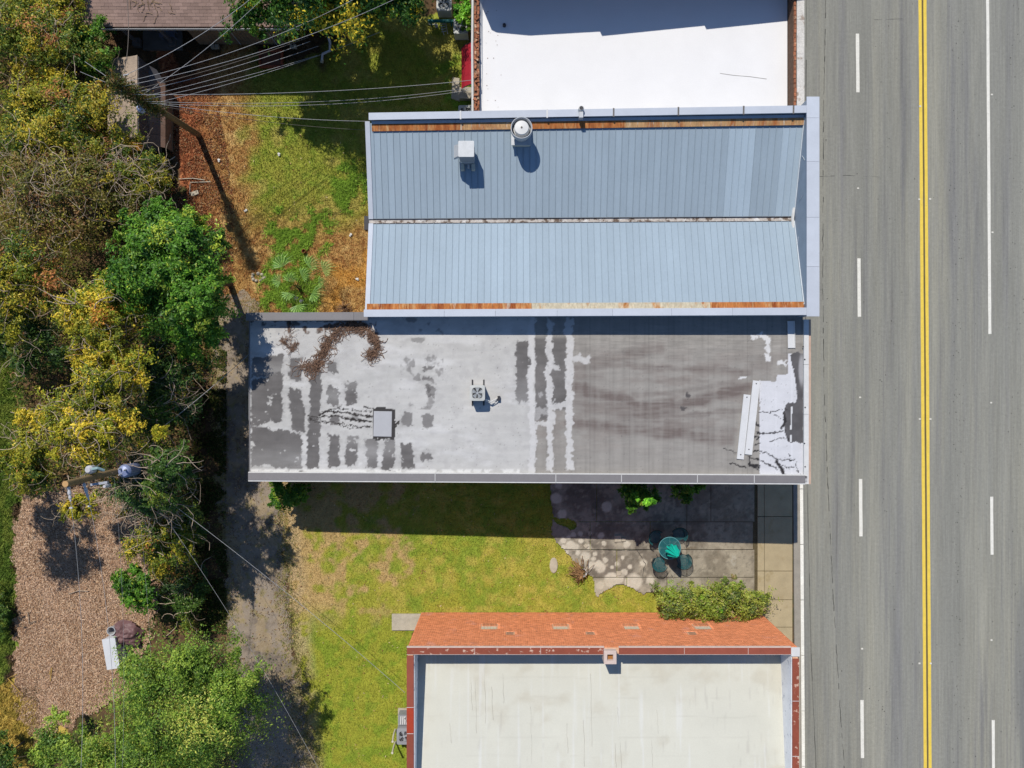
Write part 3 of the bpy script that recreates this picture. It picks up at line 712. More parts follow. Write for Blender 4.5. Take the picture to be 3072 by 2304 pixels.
q = MB(); q.obox(a.x + .155, a.y, zb + .03, .012, 1.25, .05, 0.02); q.build('flange', M_trim, root)

# dead vines on the roof
M_vine = mat('dead_vine', c(142, 112, 92), var=0.3, scale=6, fvar=0.2, rough=0.95, isl=0.35)
def tangle(name, label, path, width, n, L, zt, r=(.006, .013)):
    cxy = T(*path[len(path) // 2], zt); root = thing(name, (cxy.x, cxy.y, zt), label, 'dead vine')
    q = MB()
    for i in range(n):
        k = random.randrange(len(path) - 1); t = random.random()
        x = path[k][0] * (1 - t) + path[k + 1][0] * t + random.gauss(0, width * .42); y = path[k][1] * (1 - t) + path[k + 1][1] * t + random.gauss(0, width * .42)
        p = T(x, y, zt); z = float(zr(p.x)) + random.uniform(.015, .09)
        a = math.atan2(-(path[k + 1][1] - path[k][1]), path[k + 1][0] - path[k][0]) + random.choice((0, PI)) + random.gauss(0, .35)
        pts = []; m = random.randint(8, 12); st = L * random.uniform(.5, 1.2) / m; cv = random.gauss(0, .22) if random.random() < .7 else random.choice((-1, 1)) * random.uniform(.4, .6)
        for j in range(m):
            pts.append((p.x, p.y, z)); a += cv + random.gauss(0, .22); p.x += math.cos(a) * st; p.y += math.sin(a) * st
            z = max(float(zr(p.x)) + .012, z + random.uniform(-.03, .02))
        q.tube(pts, random.uniform(*r), 4, False)
    tag(q.build('vine_stems', M_vine, root), kind='stuff'); return root
tangle('dead_vine', 'thick tangle of dead brown vine running down the white roof from the parapet', [(1060, 962), (1030, 985), (985, 1030), (965, 1070), (945, 1105), (905, 1100)], 17, 330, .7, 4.8)
tangle('dead_vine', 'looped dead brown vine right of the tangle beside the blue shadow', [(1060, 968), (1100, 990), (1135, 1030), (1125, 1060), (1105, 1070)], 15, 200, .55, 4.85)
tangle('dead_vine', 'small dry vine scrap near the left roof corner', [(868, 975), (868, 1015), (850, 1030), (885, 1040), (870, 1055)], 8, 70, .45, 4.7, (.004, .009))

# condenser builder ---------------------------------------------------------
M_acbody = mat('ac_painted_steel', c(206, 208, 204), var=0.08, scale=5, fvar=0.05, rough=0.5)
M_acgrey = mat('ac_grey_steel', c(160, 163, 168), var=0.08, scale=5, fvar=0.05, rough=0.5)
M_blade = mat('fan_blade', c(176, 182, 188), var=0.1, rough=0.5)
M_black = mat('black_inside', (0.012, 0.012, 0.014), var=0.1, rough=0.9)
def condenser(cx, cy, zb, sx, sy, h, label, body=M_acbody, rot=0.0, nb=5, bars=10, group=None):
    root = thing('air_conditioner', (cx, cy, zb), label, 'air conditioner', group)
    q = MB(); q.prism(rrect(cx, cy, sx * .97, sy * .97, .06, 3, rot), zb + .04, zb + h - .05); q.build('casing', body, root)
    r = min(sx, sy) * .42
    out = rrect(cx, cy, sx, sy, .09, 4, rot); n = len(out); q = MB()
    inn = []
    for (x, y) in out:
        t = math.atan2(y - cy, x - cx); inn.append((cx + r * math.cos(t), cy + r * math.sin(t)))
    vs = [(x, y, zb + h) for x, y in out] + [(x, y, zb + h + .012) for x, y in inn] + [(x, y, zb + h - .06) for x, y in out] + [(x, y, zb + h - .05) for x, y in inn]
    fs = []
    for i in range(n):
        j = (i + 1) % n
        fs += [(i, j, n + j, n + i), (2 * n + i, 2 * n + j, j, i), (n + i, n + j, 3 * n + j, 3 * n + i)]
    q.add(vs, fs); top = q.build('top_cover', body, root)
    q = MB(); q.lathe(cx, cy, [(r * .99, zb + h - .045), (r * .99, zb + h - .04)], 28); q.build('fan_well', M_black, root)
    q = MB(); q.lathe(cx, cy, [(r * .20, zb + h - .035), (r * .20, zb + h + .0)], 14); q.build('hub', M_blade, root)
    for k in range(nb):
        t = 2 * PI * k / nb + .3; q = MB(); vs = []
        for rr, da in ((r * .2, -.35), (r * .9, -.42), (r * .9, .32), (r * .2, .3)):
            vs.append((cx + rr * math.cos(t + da), cy + rr * math.sin(t + da), zb + h - .02 - .012 * (1 if da > 0 else -1)))
        q.add(vs, [(0, 1, 2, 3)]); q.build('fan_blade', M_blade, root)
    q = MB()
    for k in range(bars):
        t = 2 * PI * k / bars
        q.tube([(cx + r * .18 * math.cos(t), cy + r * .18 * math.sin(t), zb + h + .02), (cx + r * math.cos(t), cy + r * math.sin(t), zb + h + .014)], .005, 4, False)
    for rr in (.35, .55, .75, .95):
        q.tube([(cx + r * rr * math.cos(2 * PI * k / 24), cy + r * rr * math.sin(2 * PI * k / 24), zb + h + .018) for k in range(25)], .0045, 4, False)
    q.build('fan_guard', body, root)
    for sx_, sy_ in ((-1, -1), (1, -1), (1, 1), (-1, 1)):
        q = MB(); q.obox(cx + sx_ * sx * .36, cy + sy_ * sy * .36, zb, .08, .08, .045); q.build('foot', M_dkmetal, root)
    return root
p = T(1431.5, 1179, 5.95); zb = float(zr(p.x)) + .05
rt = condenser(p.x, p.y, zb, .70, .72, .74, 'pale grey air conditioner standing alone on the patched flat roof')
for dx in (-.27, .27):
    q = MB(); q.box(p.x + dx - .03, p.y - .6, zb - .06, p.x + dx + .03, p.y + .62, zb - .002); q.build('support_rail', M_dkmetal, rt)
q = MB(); q.tube([(p.x + .36, p.y - .3, zb + .3), (p.x + .6, p.y - .42, zb + .22), (p.x + .85, p.y - .3, zb + .1), (p.x + .95, p.y - .22, zb - .02)], .03, 6)
q.tube([(p.x + .36, p.y - .36, zb + .2), (p.x + .62, p.y - .5, zb + .18), (p.x + .9, p.y - .45, zb + .06), (p.x + 1.0, p.y - .32, zb - .02)], .022, 6); q.build('refrigerant_pipe', M_copwhite, rt)
q = MB(); q.obox(p.x + .98, p.y - .26, zb - .06, .12, .22, .22); q.build('pipe_penetration', M_dkmetal, rt)

# ------------------------------------------------ blue metal-roofed building
BX0, BX1 = -6.75, 13.22
BN, BS, BV = 12.10, 3.50, 7.73      # eave lines north / south and the valley
def zE(x): return 5.62 + (x - BX0) / (BX1 - BX0) * .82
def zV(x): return 4.78 + (x - BX0) / (BX1 - BX0) * .52
def zC(x): return 5.92 + (x - BX0) / (BX1 - BX0) * .88
blue = thing('metal_roof_building', (3.2, 7.7, 0), 'building with sunken blue grey ribbed metal roof and pale copings', 'building')
PB = c(166, 183, 196)
M_panel = mat('roof_panel_metal', attr=True, var=0.05, scale=1.2, fvar=0.04, fine=16, rough=0.8, metal=0.0, spec=0.12, stretch=(1, .35, 1))
NP = 66
for side in (0, 1):
    for i in range(NP):
        xa = BX0 + (BX1 - BX0) * i / NP; xb = BX0 + (BX1 - BX0) * (i + 1) / NP
        ye = BN if side == 0 else BS; yv = BV + (.10 if side == 0 else -.10)
        q = MB()
        im = 1536 + (xa / (S * .85))
        k = (1.0 if side == 0 else 1.05) + random.uniform(-.035, .035)  # sunward south slope gets a lighter colour; random tone per panel
        if side == 0 and 2160 < im < 2255: k *= 1.2
        if side == 0 and im > 2325: k *= 1.17
        if side == 1 and im < 1570: k *= 1.02 if im < 1330 else 1.07
        if side == 1 and im < 1130: k *= .97
        q.cur = tuple(PB * k)
        def P(x, y, dz=0):
            t = (y - BV) / (ye - BV); return (x, y, zV(x) * (1 - t) + zE(x) * t + dz)
        rb = .018
        rows = [ye, yv] if side == 0 else [yv, ye]
        a0, a1 = rows
        ring = [(xa, 0), (xa + .004, .03), (xa + rb, .03), (xa + rb + .004, .0), (xb - .002, 0)]
        vs = [P(x, a0, dz) for x, dz in ring] + [P(x, a1, dz) for x, dz in ring]
        n = len(ring)
        q.add(vs, [(j, n + j, n + j + 1, j + 1) for j in range(n - 1)])
        q.build('roof_panel', M_panel, blue, attr=True)
# valley gutter
M_valley = mat('valley_flaking', c(205, 198, 190), var=0.25, scale=5, fvar=0.25, fine=25, rough=0.9, ramp=[(3.5, .5, .58, c(120, 104, 92)), (2.2, .56, .64, c(232, 230, 226))])
q = MB(); q.slab([(BX0 - .05, BV - .13, zV(BX0) - .005), (BX1, BV - .13, zV(BX1) - .005), (BX1, BV + .13, zV(BX1) - .005), (BX0 - .05, BV + .13, zV(BX0) - .005)], .05); q.build('valley_gutter', M_valley, blue)
q = MB()
for s_ in (-1, 1):
    q.slab([(BX0, BV + s_ * .105 - .012, zV(BX0) + .05), (BX1, BV + s_ * .105 - .012, zV(BX1) + .05), (BX1, BV + s_ * .105 + .012, zV(BX1) + .05), (BX0, BV + s_ * .105 + .012, zV(BX0) + .05)], .05)
q.build('valley_lip', mat('valley_dark', c(92, 90, 92), var=.2), blue)
q = MB(); q.box(BX0 - .32, BV - .35, 4.2, BX0 - .06, BV + .3, 4.62); q.build('scupper_box', M_dkmetal, blue)
# rusted flashing strips
M_rust = mat('rusted_flashing', c(188, 120, 66), var=0.25, scale=2.5, fvar=0.25, fine=10, rough=0.9, stretch=(3.0, .5, 1),
             ramp=[(.9, .45, .62, c(150, 78, 38)), (2.0, .52, .66, c(206, 160, 110)), (.6, .60, .72, c(206, 196, 176))])
M_rustpale = mat('rust_pale_flashing', c(206, 196, 172), var=0.15, scale=2.5, fvar=0.2, fine=10, rough=0.9, stretch=(1.6, .7, 1),
                 ramp=[(.8, .52, .64, c(196, 136, 76)), (1.6, .62, .72, c(168, 92, 48))])
def strip(name, ya, yb, za, zb_, m, segs, parent=blue, g=.004):
    for a, b_ in zip(segs[:-1], segs[1:]):
        q = MB(); q.slab([(a + g, ya, za(a)), (b_ - g, ya, za(b_)), (b_ - g, yb, zb_(b_)), (a + g, yb, zb_(a))], .02)
        q.build(name, m(a) if callable(m) else m, parent)
segN = [BX0 + .25, -2.6, .2, 1.75, 5.2, 8.4, 11.4, BX1 - .02]
M_rustmid = mat('rust_mixed_flashing', c(196, 156, 110), var=0.22, scale=2.5, fvar=0.25, fine=10, rough=0.9, stretch=(2.6, .5, 1), ramp=[(1.1, .48, .62, c(172, 104, 56)), (2.2, .54, .68, c(206, 190, 164))])
strip('rusted_flashing', 11.72, 12.03, lambda x: zE(x) + .0, lambda x: zE(x) + .06, lambda a: M_rust if a < 1.8 and not -2.7 < a < -2.5 else M_rustmid, segN)
strip('flashing', 12.035, 12.16, lambda x: zE(x) + .062, lambda x: zE(x) + .09, mat('flashing_pale', c(190, 200, 212), var=.12, fvar=.1, rough=.6), segN)
segS = [BX0 + .02, -3.4, -.9, .9, 3.6, 6.2, 9.0, 11.5, BX1 - .02]
strip('rusted_flashing', 3.42, 3.72, lambda x: zE(x) + .07, lambda x: zE(x) + .03, lambda a: M_rust if (a < 0.0 or 8.9 < a < 9.1 or a > 11) else M_rustpale, segS)
M_bluecop = mat('coping_blue_white', c(206, 213, 224), var=0.06, scale=1.5, fvar=0.05, rough=0.7, rnd=.04, spec=.2)
M_blueface = mat('parapet_face_metal', c(158, 174, 192), var=0.10, scale=1.5, fvar=0.06, rough=0.5, metal=.1)
# side parapets
M_bwall = mat('blue_building_wall', c(176, 184, 194), var=.12, scale=1, rough=.8)
for (y0, y1_) in ((12.20, 12.40), (3.16, 3.26)):
    q = MB(); x0, x1 = BX0 + (.2 if y0 > 5 else -.02), BX1
    q.add([(x0, y0, -.3), (x1, y0, -.3), (x1, y1_, -.3), (x0, y1_, -.3), (x0, y0, zC(x0) - .02), (x1, y0, zC(x1) - .02), (x1, y1_, zC(x1) - .02), (x0, y1_, zC(x0) - .02)],
          [(3, 2, 1, 0), (4, 5, 6, 7), (0, 1, 5, 4), (1, 2, 6, 5), (2, 3, 7, 6), (3, 0, 4, 7)])
    q.build('wall', M_bwall, blue)
q = MB(); q.box(BX0 + .02, 3.27, -.3, BX0 + .15, 12.19, 4.70); q.build('wall', M_bwall, blue)
for a, b_ in zip((BX0 + .16, -2.35, 1.6, 4.6, 7.5, 10.4), (-2.35, 1.6, 4.6, 7.5, 10.4, BX1)):
    q = MB(); q.slab([(a + .005, 12.14, zC(a)), (b_ - .005, 12.14, zC(b_)), (b_ - .005, 12.46, zC(b_) + .02), (a + .005, 12.46, zC(a) + .02)], .04); q.build('coping', M_bluecop, blue)
M_weld = mat('sealant_grey', c(120, 116, 112), var=.3)
for x in (-2.35, 1.6, 4.6, 7.5, 10.4, 12.6):
    q = MB(); q.slab([(x - .035, 12.10, zC(x) + .012), (x + .035, 12.10, zC(x) + .012), (x + .035, 12.48, zC(x) + .034), (x - .035, 12.48, zC(x) + .034)], .05); q.build('coping_joint', M_weld if x > 3 else M_copwhite, blue)
for a, b_ in zip((BX0 - .07, -3.1, -.75, 2.05, 4.55, 7.2, 9.9), (-3.1, -.75, 2.05, 4.55, 7.2, 9.9, BX1)):
    q = MB(); q.slab([(a + .005, 3.09, zC(a)), (b_ - .005, 3.09, zC(b_)), (b_ - .005, 3.42, zC(b_) + .01), (a + .005, 3.42, zC(a) + .01)], .05); q.build('coping', M_bluecop, blue)
strip('inner_flashing', 3.31, 3.418, lambda x: zC(x) - .02, lambda x: zE(x) + .09, mat('flashing_white', c(226, 226, 222), var=.1), segS)
# west rake trim
for (ya, za, yb, zb_) in ((12.16, zE(BX0) + .06, BV + .1, zV(BX0) + .06), (BV - .1, zV(BX0) + .06, 3.45, zE(BX0) + .06)):
    q = MB(); q.slab([(BX0 - .06, yb, zb_), (BX0 + .16, yb, zb_), (BX0 + .16, ya, za), (BX0 - .06, ya, za)], .14); q.build('rake_trim', M_bluecop, blue)
# front parapet
zt = zC(BX1) + .03
q = MB(); q.box(BX1 + .0, 3.12, -.3, BX1 + .36, 12.75, zt - .05); q.build('front_parapet', M_blueface, blue)
M_crease = mat('sealant_pale', c(214, 222, 228), var=.1)
q = MB()
for (y, z, dy, dz) in ((10.9, 5.95, .35, .25), (9.9, 5.75, .4, .2), (9.2, 5.6, .25, .4), (6.3, 5.6, .5, .2), (10.4, 6.2, -.3, .3), (8.4, 5.9, .2, .35)):
    q.tube([(BX1 - .006, y, z), (BX1 - .006, y + dy * .5, z + dz * .6), (BX1 - .006, y + dy, z + dz)], .012, 4, False)
q.build('sealant_streaks', M_crease, blue)
fs = [3.02, 5.25, 7.45, 9.95, 11.9, 12.85]
for a, b_ in zip(fs[:-1], fs[1:]):
    q = MB(); q.box(BX1 - .045, a + .005, zt - .05, BX1 + .52, b_ - .005, zt); q.build('coping', M_bluecop, blue)
q = MB()
for (y0, y1_) in ((BV + .1, 12.05), (3.6, BV - .1)):
    z0 = zV(BX1) if y0 > BV else zE(BX1); z1 = zE(BX1) if y0 > BV else zV(BX1)
    q.tube([(BX1 - .02, y0, z0 + .03), (BX1 - .015, y1_, z1 + .05)], .03, 5, False)
q.build('corner_sealant', M_crease, blue)
q = MB(); q.tube([(BX1 - .08, BV - .5, zV(BX1) + .05), (BX1 - .10, BV, zV(BX1) + .07), (BX1 - .06, BV + .5, zV(BX1) + .1)], .07, 6); q.build('valley_patch', M_copwhite, blue)
# small bracket on the north coping
p = T(1743, 330, zC(3) + .1)
br = thing('vent_bracket', (p.x, 12.3, zC(p.x)), 'small white vent fitting on the blue building north coping', 'vent')
q = MB(); q.lathe(p.x, 12.42, [(.13, zC(p.x) + .02), (.13, zC(p.x) + .22), (.10, zC(p.x) + .26)], 10); q.build('pipe', M_copwhite, br)
q = MB(); q.lathe(p.x, 12.42, [(.09, zC(p.x) + .262), (.09, zC(p.x) + .268)], 10); q.build('opening', M_dkmetal, br)
q = MB(); q.box(p.x - .09, 12.02, zC(p.x) - .1, p.x + .09, 12.28, zC(p.x) + .2); q.build('elbow', M_galv, br)

def roofz_blue(x, y):
    t = (y - BV) / (BN - BV) if y > BV else (y - BV) / (BS - BV)
    return zV(x) * (1 - t) + zE(x) * t
# round exhaust fan
p = T(1565, 377, 7.2); zb = roofz_blue(p.x, p.y - .1)
M_fanw = mat('fan_spun_metal', c(226, 226, 224), var=0.06, fvar=0.04, rough=0.45, metal=.05)
fan = thing('exhaust_fan', (p.x, p.y, zb), 'round white exhaust fan on a curb by the rusty roof edge', 'exhaust fan')
q = MB(); q.box(p.x - .40, p.y - .42, zb - .35, p.x + .40, p.y + .42, zb + .30); q.build('curb', M_cream, fan)
q = MB(); q.box(p.x - .46, p.y - .48, zb + .30, p.x + .46, p.y + .48, zb + .34); q.build('curb_cap', M_galv, fan)
q = MB(); q.lathe(p.x, p.y, [(.34, zb + .34), (.34, zb + .62), (.44, zb + .72), (.485, zb + .95), (.485, zb + 1.22), (.455, zb + 1.22), (.43, zb + .9), (.30, zb + .78)], 32, False); q.build('wind_band', M_galv, fan, smooth=True)
q = MB(); q.lathe(p.x, p.y, [(.42, zb + .80), (.42, zb + .81)], 28); q.build('throat', M_black, fan)
q = MB(); q.lathe(p.x, p.y, [(.36, zb + .86), (.36, zb + 1.0), (.325, zb + 1.02), (.325, zb + 1.20), (.30, zb + 1.235), (.04, zb + 1.25)], 32); q.build('motor_dome', M_fanw, fan)
q = MB(); q.lathe(p.x, p.y, [(.045, zb + 1.25), (.045, zb + 1.265)], 10); q.build('cap_bolt', M_weld, fan)
# box hood
p = T(1397, 439, 7.0); zb = roofz_blue(p.x, p.y)
hood = thing('roof_cooler', (p.x, p.y, zb), 'square grey ventilation box with side hood on the metal roof', 'roof ventilator')
q = MB(); q.box(p.x - .28, p.y - .32, zb - .3, p.x + .30, p.y + .30, zb + .35); q.build('curb', M_galv, hood)
q = MB(); q.prism(rrect(p.x, p.y, .68, .68, .03, 2), zb + .35, zb + 1.14); q.build('casing', M_acgrey, hood)
q = MB(); q.prism(rrect(p.x, p.y, .71, .72, .04, 2), zb + 1.14, zb + 1.18); q.build('lid', M_galv, hood)
q = MB(); q.slab([(p.x - .58, p.y - .30, zb + .82), (p.x - .36, p.y - .30, zb + 1.08), (p.x - .36, p.y + .26, zb + 1.08), (p.x - .58, p.y + .26, zb + .82)], .25); q.build('side_hood', M_galv, hood)
for dx in (-.24, .26):
    q = MB(); q.box(p.x + dx - .08, p.y - .62, zb - .22, p.x + dx + .08, p.y - .33, zb + .12); q.build('bracket', M_cream, hood)
q = MB(); q.box(p.x - .01, p.y - .50, zb - .15, p.x + .08, p.y - .33, zb + .02); q.build('junction_box', M_copwhite, hood)

# ------------------------------------------------ white-roofed building
WX0, WX1, WY0, WY1 = -1.80, 13.58, 12.62, 18.75
white = thing('white_roof_building', (5.9, 15.6, 0), 'building with bright white flat roof and crumbling brick parapets', 'building')
M_wroof = mat('white_membrane', c(236, 236, 236, 1.16), var=0.03, scale=.8, fvar=0.03, fine=20, rough=0.8)
ZW = 4.70
xs = np.linspace(WX0 + .35, WX1 - .45, 8)
for a, b_ in zip(xs[:-1], xs[1:]):
    q = MB(); q.box(a + .0004, WY0, ZW - .1, b_ - .0004, WY1, ZW + random.uniform(-.0015, .0015)); q.build('membrane_sheet', M_wroof, white)
M_brick = mat('old_brick', c(172, 112, 82), var=0.25, scale=6, fvar=0.25, fine=30, rough=0.95, rnd=0.28, bump=.008, ramp=[(5, .56, .66, c(206, 178, 150))])
M_mortar = mat('mortar', c(120, 96, 80), var=0.3, scale=8, fvar=0.3, rough=1)
q = MB(); q.box(WX0, WY0, -.3, WX0 + .27, WY1, 4.98); q.build('wall', M_mortar, white)
q = MB(); q.box(WX1 - .42, WY0, -.3, WX1 - .02, WY1, 5.35); q.build('wall', M_mortar, white)
bm = MB(); bm.obox(0, 0, 0, .205, .105, .065); bmesh_ = None
def brick_mesh():
    me = bpy.data.meshes.new('brick'); k = MB()
    s_ = [(-.5, -.5), (.5, -.5), (.5, .5), (-.5, .5)]
    k.slab([(x * .20 * .9, y * .10 * .85, .065) for x, y in s_], .012)
    k.slab([(x * .20, y * .10, .053) for x, y in s_], .053)
    me.from_pydata(k.v, [], k.f); me.materials.append(M_brick); return me
BME = brick_mesh(); wo = origin(white)
def lay(parent, x, y, z, a, tilt=0):
    o = bpy.data.objects.new('brick', BME); COL.objects.link(o); o.parent = parent
    o.location = Vector((x, y, z)) - origin(parent); o.rotation_euler = (random.gauss(0, tilt), random.gauss(0, tilt), a); return o
y = WY0 + .05
while y < WY1 - .1:
    for dx in (.075, .195):
        if random.random() < .94: lay(white, WX0 + dx + random.gauss(0, .012), y + random.gauss(0, .01), 4.978 + random.uniform(-.01, .035), PI / 2 + random.gauss(0, .12), .08)
    if random.random() < .35: lay(white, WX0 + .13 + random.gauss(0, .03), y + .1, 5.045 + random.uniform(0, .02), random.uniform(0, 3), .12)
    y += .112 + .10
y = WY0 + .05
while y < WY1 - .1:
    for dx in (.36,):
        lay(white, WX1 - dx + random.gauss(0, .008), y, 5.345 + random.uniform(0, .02), PI / 2 + random.gauss(0, .06), .04)
    y += .212
M_flake = mat('flaking_white_coping', c(224, 220, 212), var=0.15, scale=3, fvar=0.2, fine=20, rough=0.9, ramp=[(2.6, .58, .66, c(176, 160, 146))])
for a, b_ in zip((12.62, 13.9, 15.4, 17.0), (13.9, 15.4, 17.0, 18.75)):
    q = MB(); q.box(WX1 - .285, a + .004, 5.25, WX1 + .06, b_ - .004, 5.44); q.build('front_coping', M_flake, white)
q = MB(); q.tube([(WX0 - .07, WY0 - .1, 4.78), (WX0 - .07, 14.2, 4.80), (WX0 - .085, 16.0, 4.82), (WX0 - .06, WY1, 4.84)], .06, 8); q.build('gutter_pipe', M_copwhite, white)
q = MB(); q.slab([(WX0 + .272, WY0, ZW + .004), (WX0 + .42, WY0, ZW + .004), (WX0 + .42, WY1, ZW + .004), (WX0 + .272, WY1, ZW + .25)], .02); q.build('edge_flashing', M_wroof, white)
q = MB()
for i in range(22):
    x = WX0 + .5 + abs(random.gauss(0, .35)); yv_ = random.uniform(WY0 + .3, WY1 - .3); r = random.uniform(.012, .03)
    q.obox(x, yv_, ZW, r, r * 1.4, .02, random.random() * 3)
o = q.build('debris_specks', M_vine, white); tag(o, kind='stuff')
crk = MB(); pts = [T(2160, 220, ZW), T(2200, 226, ZW), T(2250, 230, ZW), T(2300, 237, ZW)]
crk.tube([(p.x, p.y, ZW + .004) for p in pts], .012, 4, False); crk.build('roof_scuff', mat('scuff', c(190, 186, 178)), white)
# shingles of roof: small black cap and rods lying at the corner
p = T(1513, 76, ZW + .05); q = MB(); q.lathe(p.x, p.y, [(.08, ZW), (.08, ZW + .12), (.05, ZW + .16)], 10); q.build('pipe_cap', M_dkmetal, white)

# the taller neighbour north of it, out of the frame, whose stepped parapet shades the white roof
nb = thing('neighbour_building', (5.8, 22.5, 0), 'tall neighbour past the white roof, shading it with a stepped parapet', 'building')
NYW = 1040 * S
prof = [(-98, 2.75), (-87, 2.92), (-3, 3.13), (186, 2.86), (186.5, 3.16), (468, 2.46), (468.5, 2.71), (698, 2.12), (752, 2.0)]
pts = [(x * S, ZW + dz) for x, dz in prof]
q = MB(); front = [(x, NYW, z) for x, z in pts]; back = [(x, NYW + .3, z) for x, z in pts]
n = len(pts)
vs = front + back + [(x, NYW, -.3) for x, z in pts] + [(x, NYW + .3, -.3) for x, z in pts]
fsx = []
for i in range(n - 1):
    fsx += [(i, i + 1, n + i + 1, n + i), (2 * n + i, 2 * n + i + 1, i + 1, i), (n + i, n + i + 1, 3 * n + i + 1, 3 * n + i)]
q.add(vs, fsx); q.build('wall', M_brick, nb)
q = MB(); q.box(-1.77, NYW + .31, -.3, 13.6, NYW + 7, 6.4); q.build('roof_deck', M_wallgrey, nb)

# awning, step, condensers, clutter west of the white building
aw = thing('red_awning', (WX0, 15.1, 2.6), 'red fabric door awning on the white building side wall', 'awning')
M_red = mat('awning_red', c(176, 36, 52), var=0.10, scale=3, fvar=0.06, rough=0.7)
ya, yb = T(0, 268, 2.6).y, T(0, 146, 2.6).y
prof = [(WX0 - .02, 3.35), (WX0 - .30, 3.22), (WX0 - .58, 2.95), (WX0 - .76, 2.62), (WX0 - .77, 2.48)]
for k in range(4):
    y0_, y1_ = ya + (yb - ya) * k / 4, ya + (yb - ya) * (k + 1) / 4
    q = MB()
    for (xa, za), (xb, zb_) in zip(prof[:-1], prof[1:]):
        q.slab([(xb, y0_ + .003, zb_), (xa, y0_ + .003, za), (xa, y1_ - .003, za), (xb, y1_ - .003, zb_)], .02)
    q.build('fabric_panel', M_red, aw)
q = MB(); q.tube([(x, ya - .02, z - .02) for x, z in prof], .02, 5); q.tube([(x, yb + .02, z - .02) for x, z in prof], .02, 5); q.build('frame', M_dkmetal, aw)
st = thing('concrete_step', (-2.2, 14.2, 0), 'pale concrete doorstep below the red awning', 'step')
M_conc = mat('old_concrete', c(196, 186, 166), var=0.15, scale=3, fvar=0.15, rough=.95)
p0 = T(1378, 296, .25); p1 = T(1432, 262, .25)
q = MB(); q.box(p0.x, p0.y, -.1, WX0 - .01, p1.y, .28); q.build('slab', M_conc, st)
q = MB(); q.slab([(p0.x - .45, p0.y + .1, .12), (p0.x - .006, p0.y - .05, .12), (p0.x - .006, p1.y + .55, .12), (p0.x - .38, p1.y + .6, .12)], .2); q.build('broken_apron', M_conc, st)
pp = T(1332, 8, .8); condenser(pp.x, pp.y, 0.02, .80, .84, .78, 'grey white air conditioner at the top edge beside the teal beam', rot=0)
pp = T(1383, 78, .8); condenser(pp.x, pp.y, 0.02, .80, .80, .78, 'air conditioner under leaves against the white building wall')
pp = T(1397, 338, .8); condenser(pp.x, pp.y, 0.02, .78, .80, .78, 'half hidden air conditioner between the white and blue buildings', nb=4, bars=12)
bm_ = thing('teal_beam', (T(1320, 62).x, T(1320, 62).y, .5), 'teal painted beam lying across by the air conditioners', 'beam')
a = T(1284, 61, .6); b_ = T(1360, 59, .6)
M_teal = mat('teal_paint', c(20, 112, 110), var=0.15, scale=4, fvar=.1, rough=.6)
q = MB(); q.obox((a.x + b_.x) / 2, a.y, .45, b_.x - a.x, .11, .16); q.build('timber', M_teal, bm_)
for t in (.1, .9):
    q = MB(); q.obox(a.x + (b_.x - a.x) * t, a.y, 0, .08, .08, .45); q.build('leg', M_teal, bm_)
ch = thing('broken_chair', (T(1330, 90).x, T(1330, 90).y, 0), 'broken white garden chair frame lying below the teal beam', 'chair')
q = MB(); cx, cy = T(1330, 88).x, T(1330, 88).y
M_plast = mat('white_plastic', c(200, 202, 204), var=.1, rough=.6)
q.tube([(cx - .15, cy + .2, .35), (cx + .15, cy + .25, .4), (cx + .25, cy - .3, .1)], .02, 5); q.tube([(cx - .15, cy + .2, .35), (cx + .05, cy - .35, .08)], .02, 5); q.build('frame', M_plast, ch)
for k in range(4):
    q = MB(); q.obox(cx - .02 + .02 * k, cy + .12 - .1 * k, .3 - .06 * k, .26, .04, .02, .2); q.build('slat', M_plast, ch)
q = MB(); cx, cy = T(1310, 82).x, T(1310, 82).y; q.lathe(cx, cy, [(.06, 0), (.085, .12), (.09, .2), (.07, .2), (.06, .1)], 12)
tag(q.build('plastic_bucket', M_plast, None, (cx, cy, 0)), 'small white plastic bucket below the left end of the teal beam', 'bucket')
q = MB(); cx, cy = T(1296, 70).x, T(1296, 70).y
for k in range(3):
    q.obox(cx - .16 + .16 * k, cy, .0, .02, .16, .06)
q.obox(cx, cy + .08, 0, .34, .02, .06); q.obox(cx, cy - .08, 0, .34, .02, .06)
tag(q.build('wire_tray', M_plast, None, (cx, cy, 0)), 'pale two-cell tray just under the left end of the teal beam', 'tray')

# ------------------------------------------------ red-brick building
RX0, RX1, RYN = -4.92, 13.46, -12.40
ZP = 5.20
brk = thing('brick_building', (4.3, -17, 0), 'orange brick building with pale flat roof and red coping', 'building')
def zb_roof(Y): return 3.70 + (RYN - Y) / 8.0 * .85
M_obrick = mat('orange_brick', c(236, 150, 106, 1.2), var=0.10, scale=2.2, fvar=0.10, fine=24, rough=0.95, isl=0.17, spec=.1, ramp=[(1.2, .58, .72, c(226, 158, 134, 1.2))])
M_mort2 = mat('brick_mortar', c(226, 180, 146, 1.15), var=0.15, scale=6, fvar=.15, rough=1)
for bb in ((RX0 + .02, RYN - .28, RX1 - .02, RYN - .02), (RX0 + .02, -27, RX0 + .26, RYN - .29), (RX1 - .26, -27, RX1 - .02, RYN - .29)):
    q = MB(); q.box(bb[0], bb[1], -.3, bb[2], bb[3], ZP - .04); q.build('wall', M_mort2, brk)
WINS = [(1445, 1490), (1660, 1702), (1871, 1914), (2083, 2128)]; VENTS = [(1519, 1541), (1759, 1781), (2066, 2088)]
def wx_(p, z): return (p - 1536) * S * (1 - z / H)
holes = [(wx_(a, 2.2), wx_(b_, 2.2), 1.80, 2.62) for a, b_ in WINS] + [(wx_(a, 3.2), wx_(b_, 3.2), 2.98, 3.42) for a, b_ in VENTS]
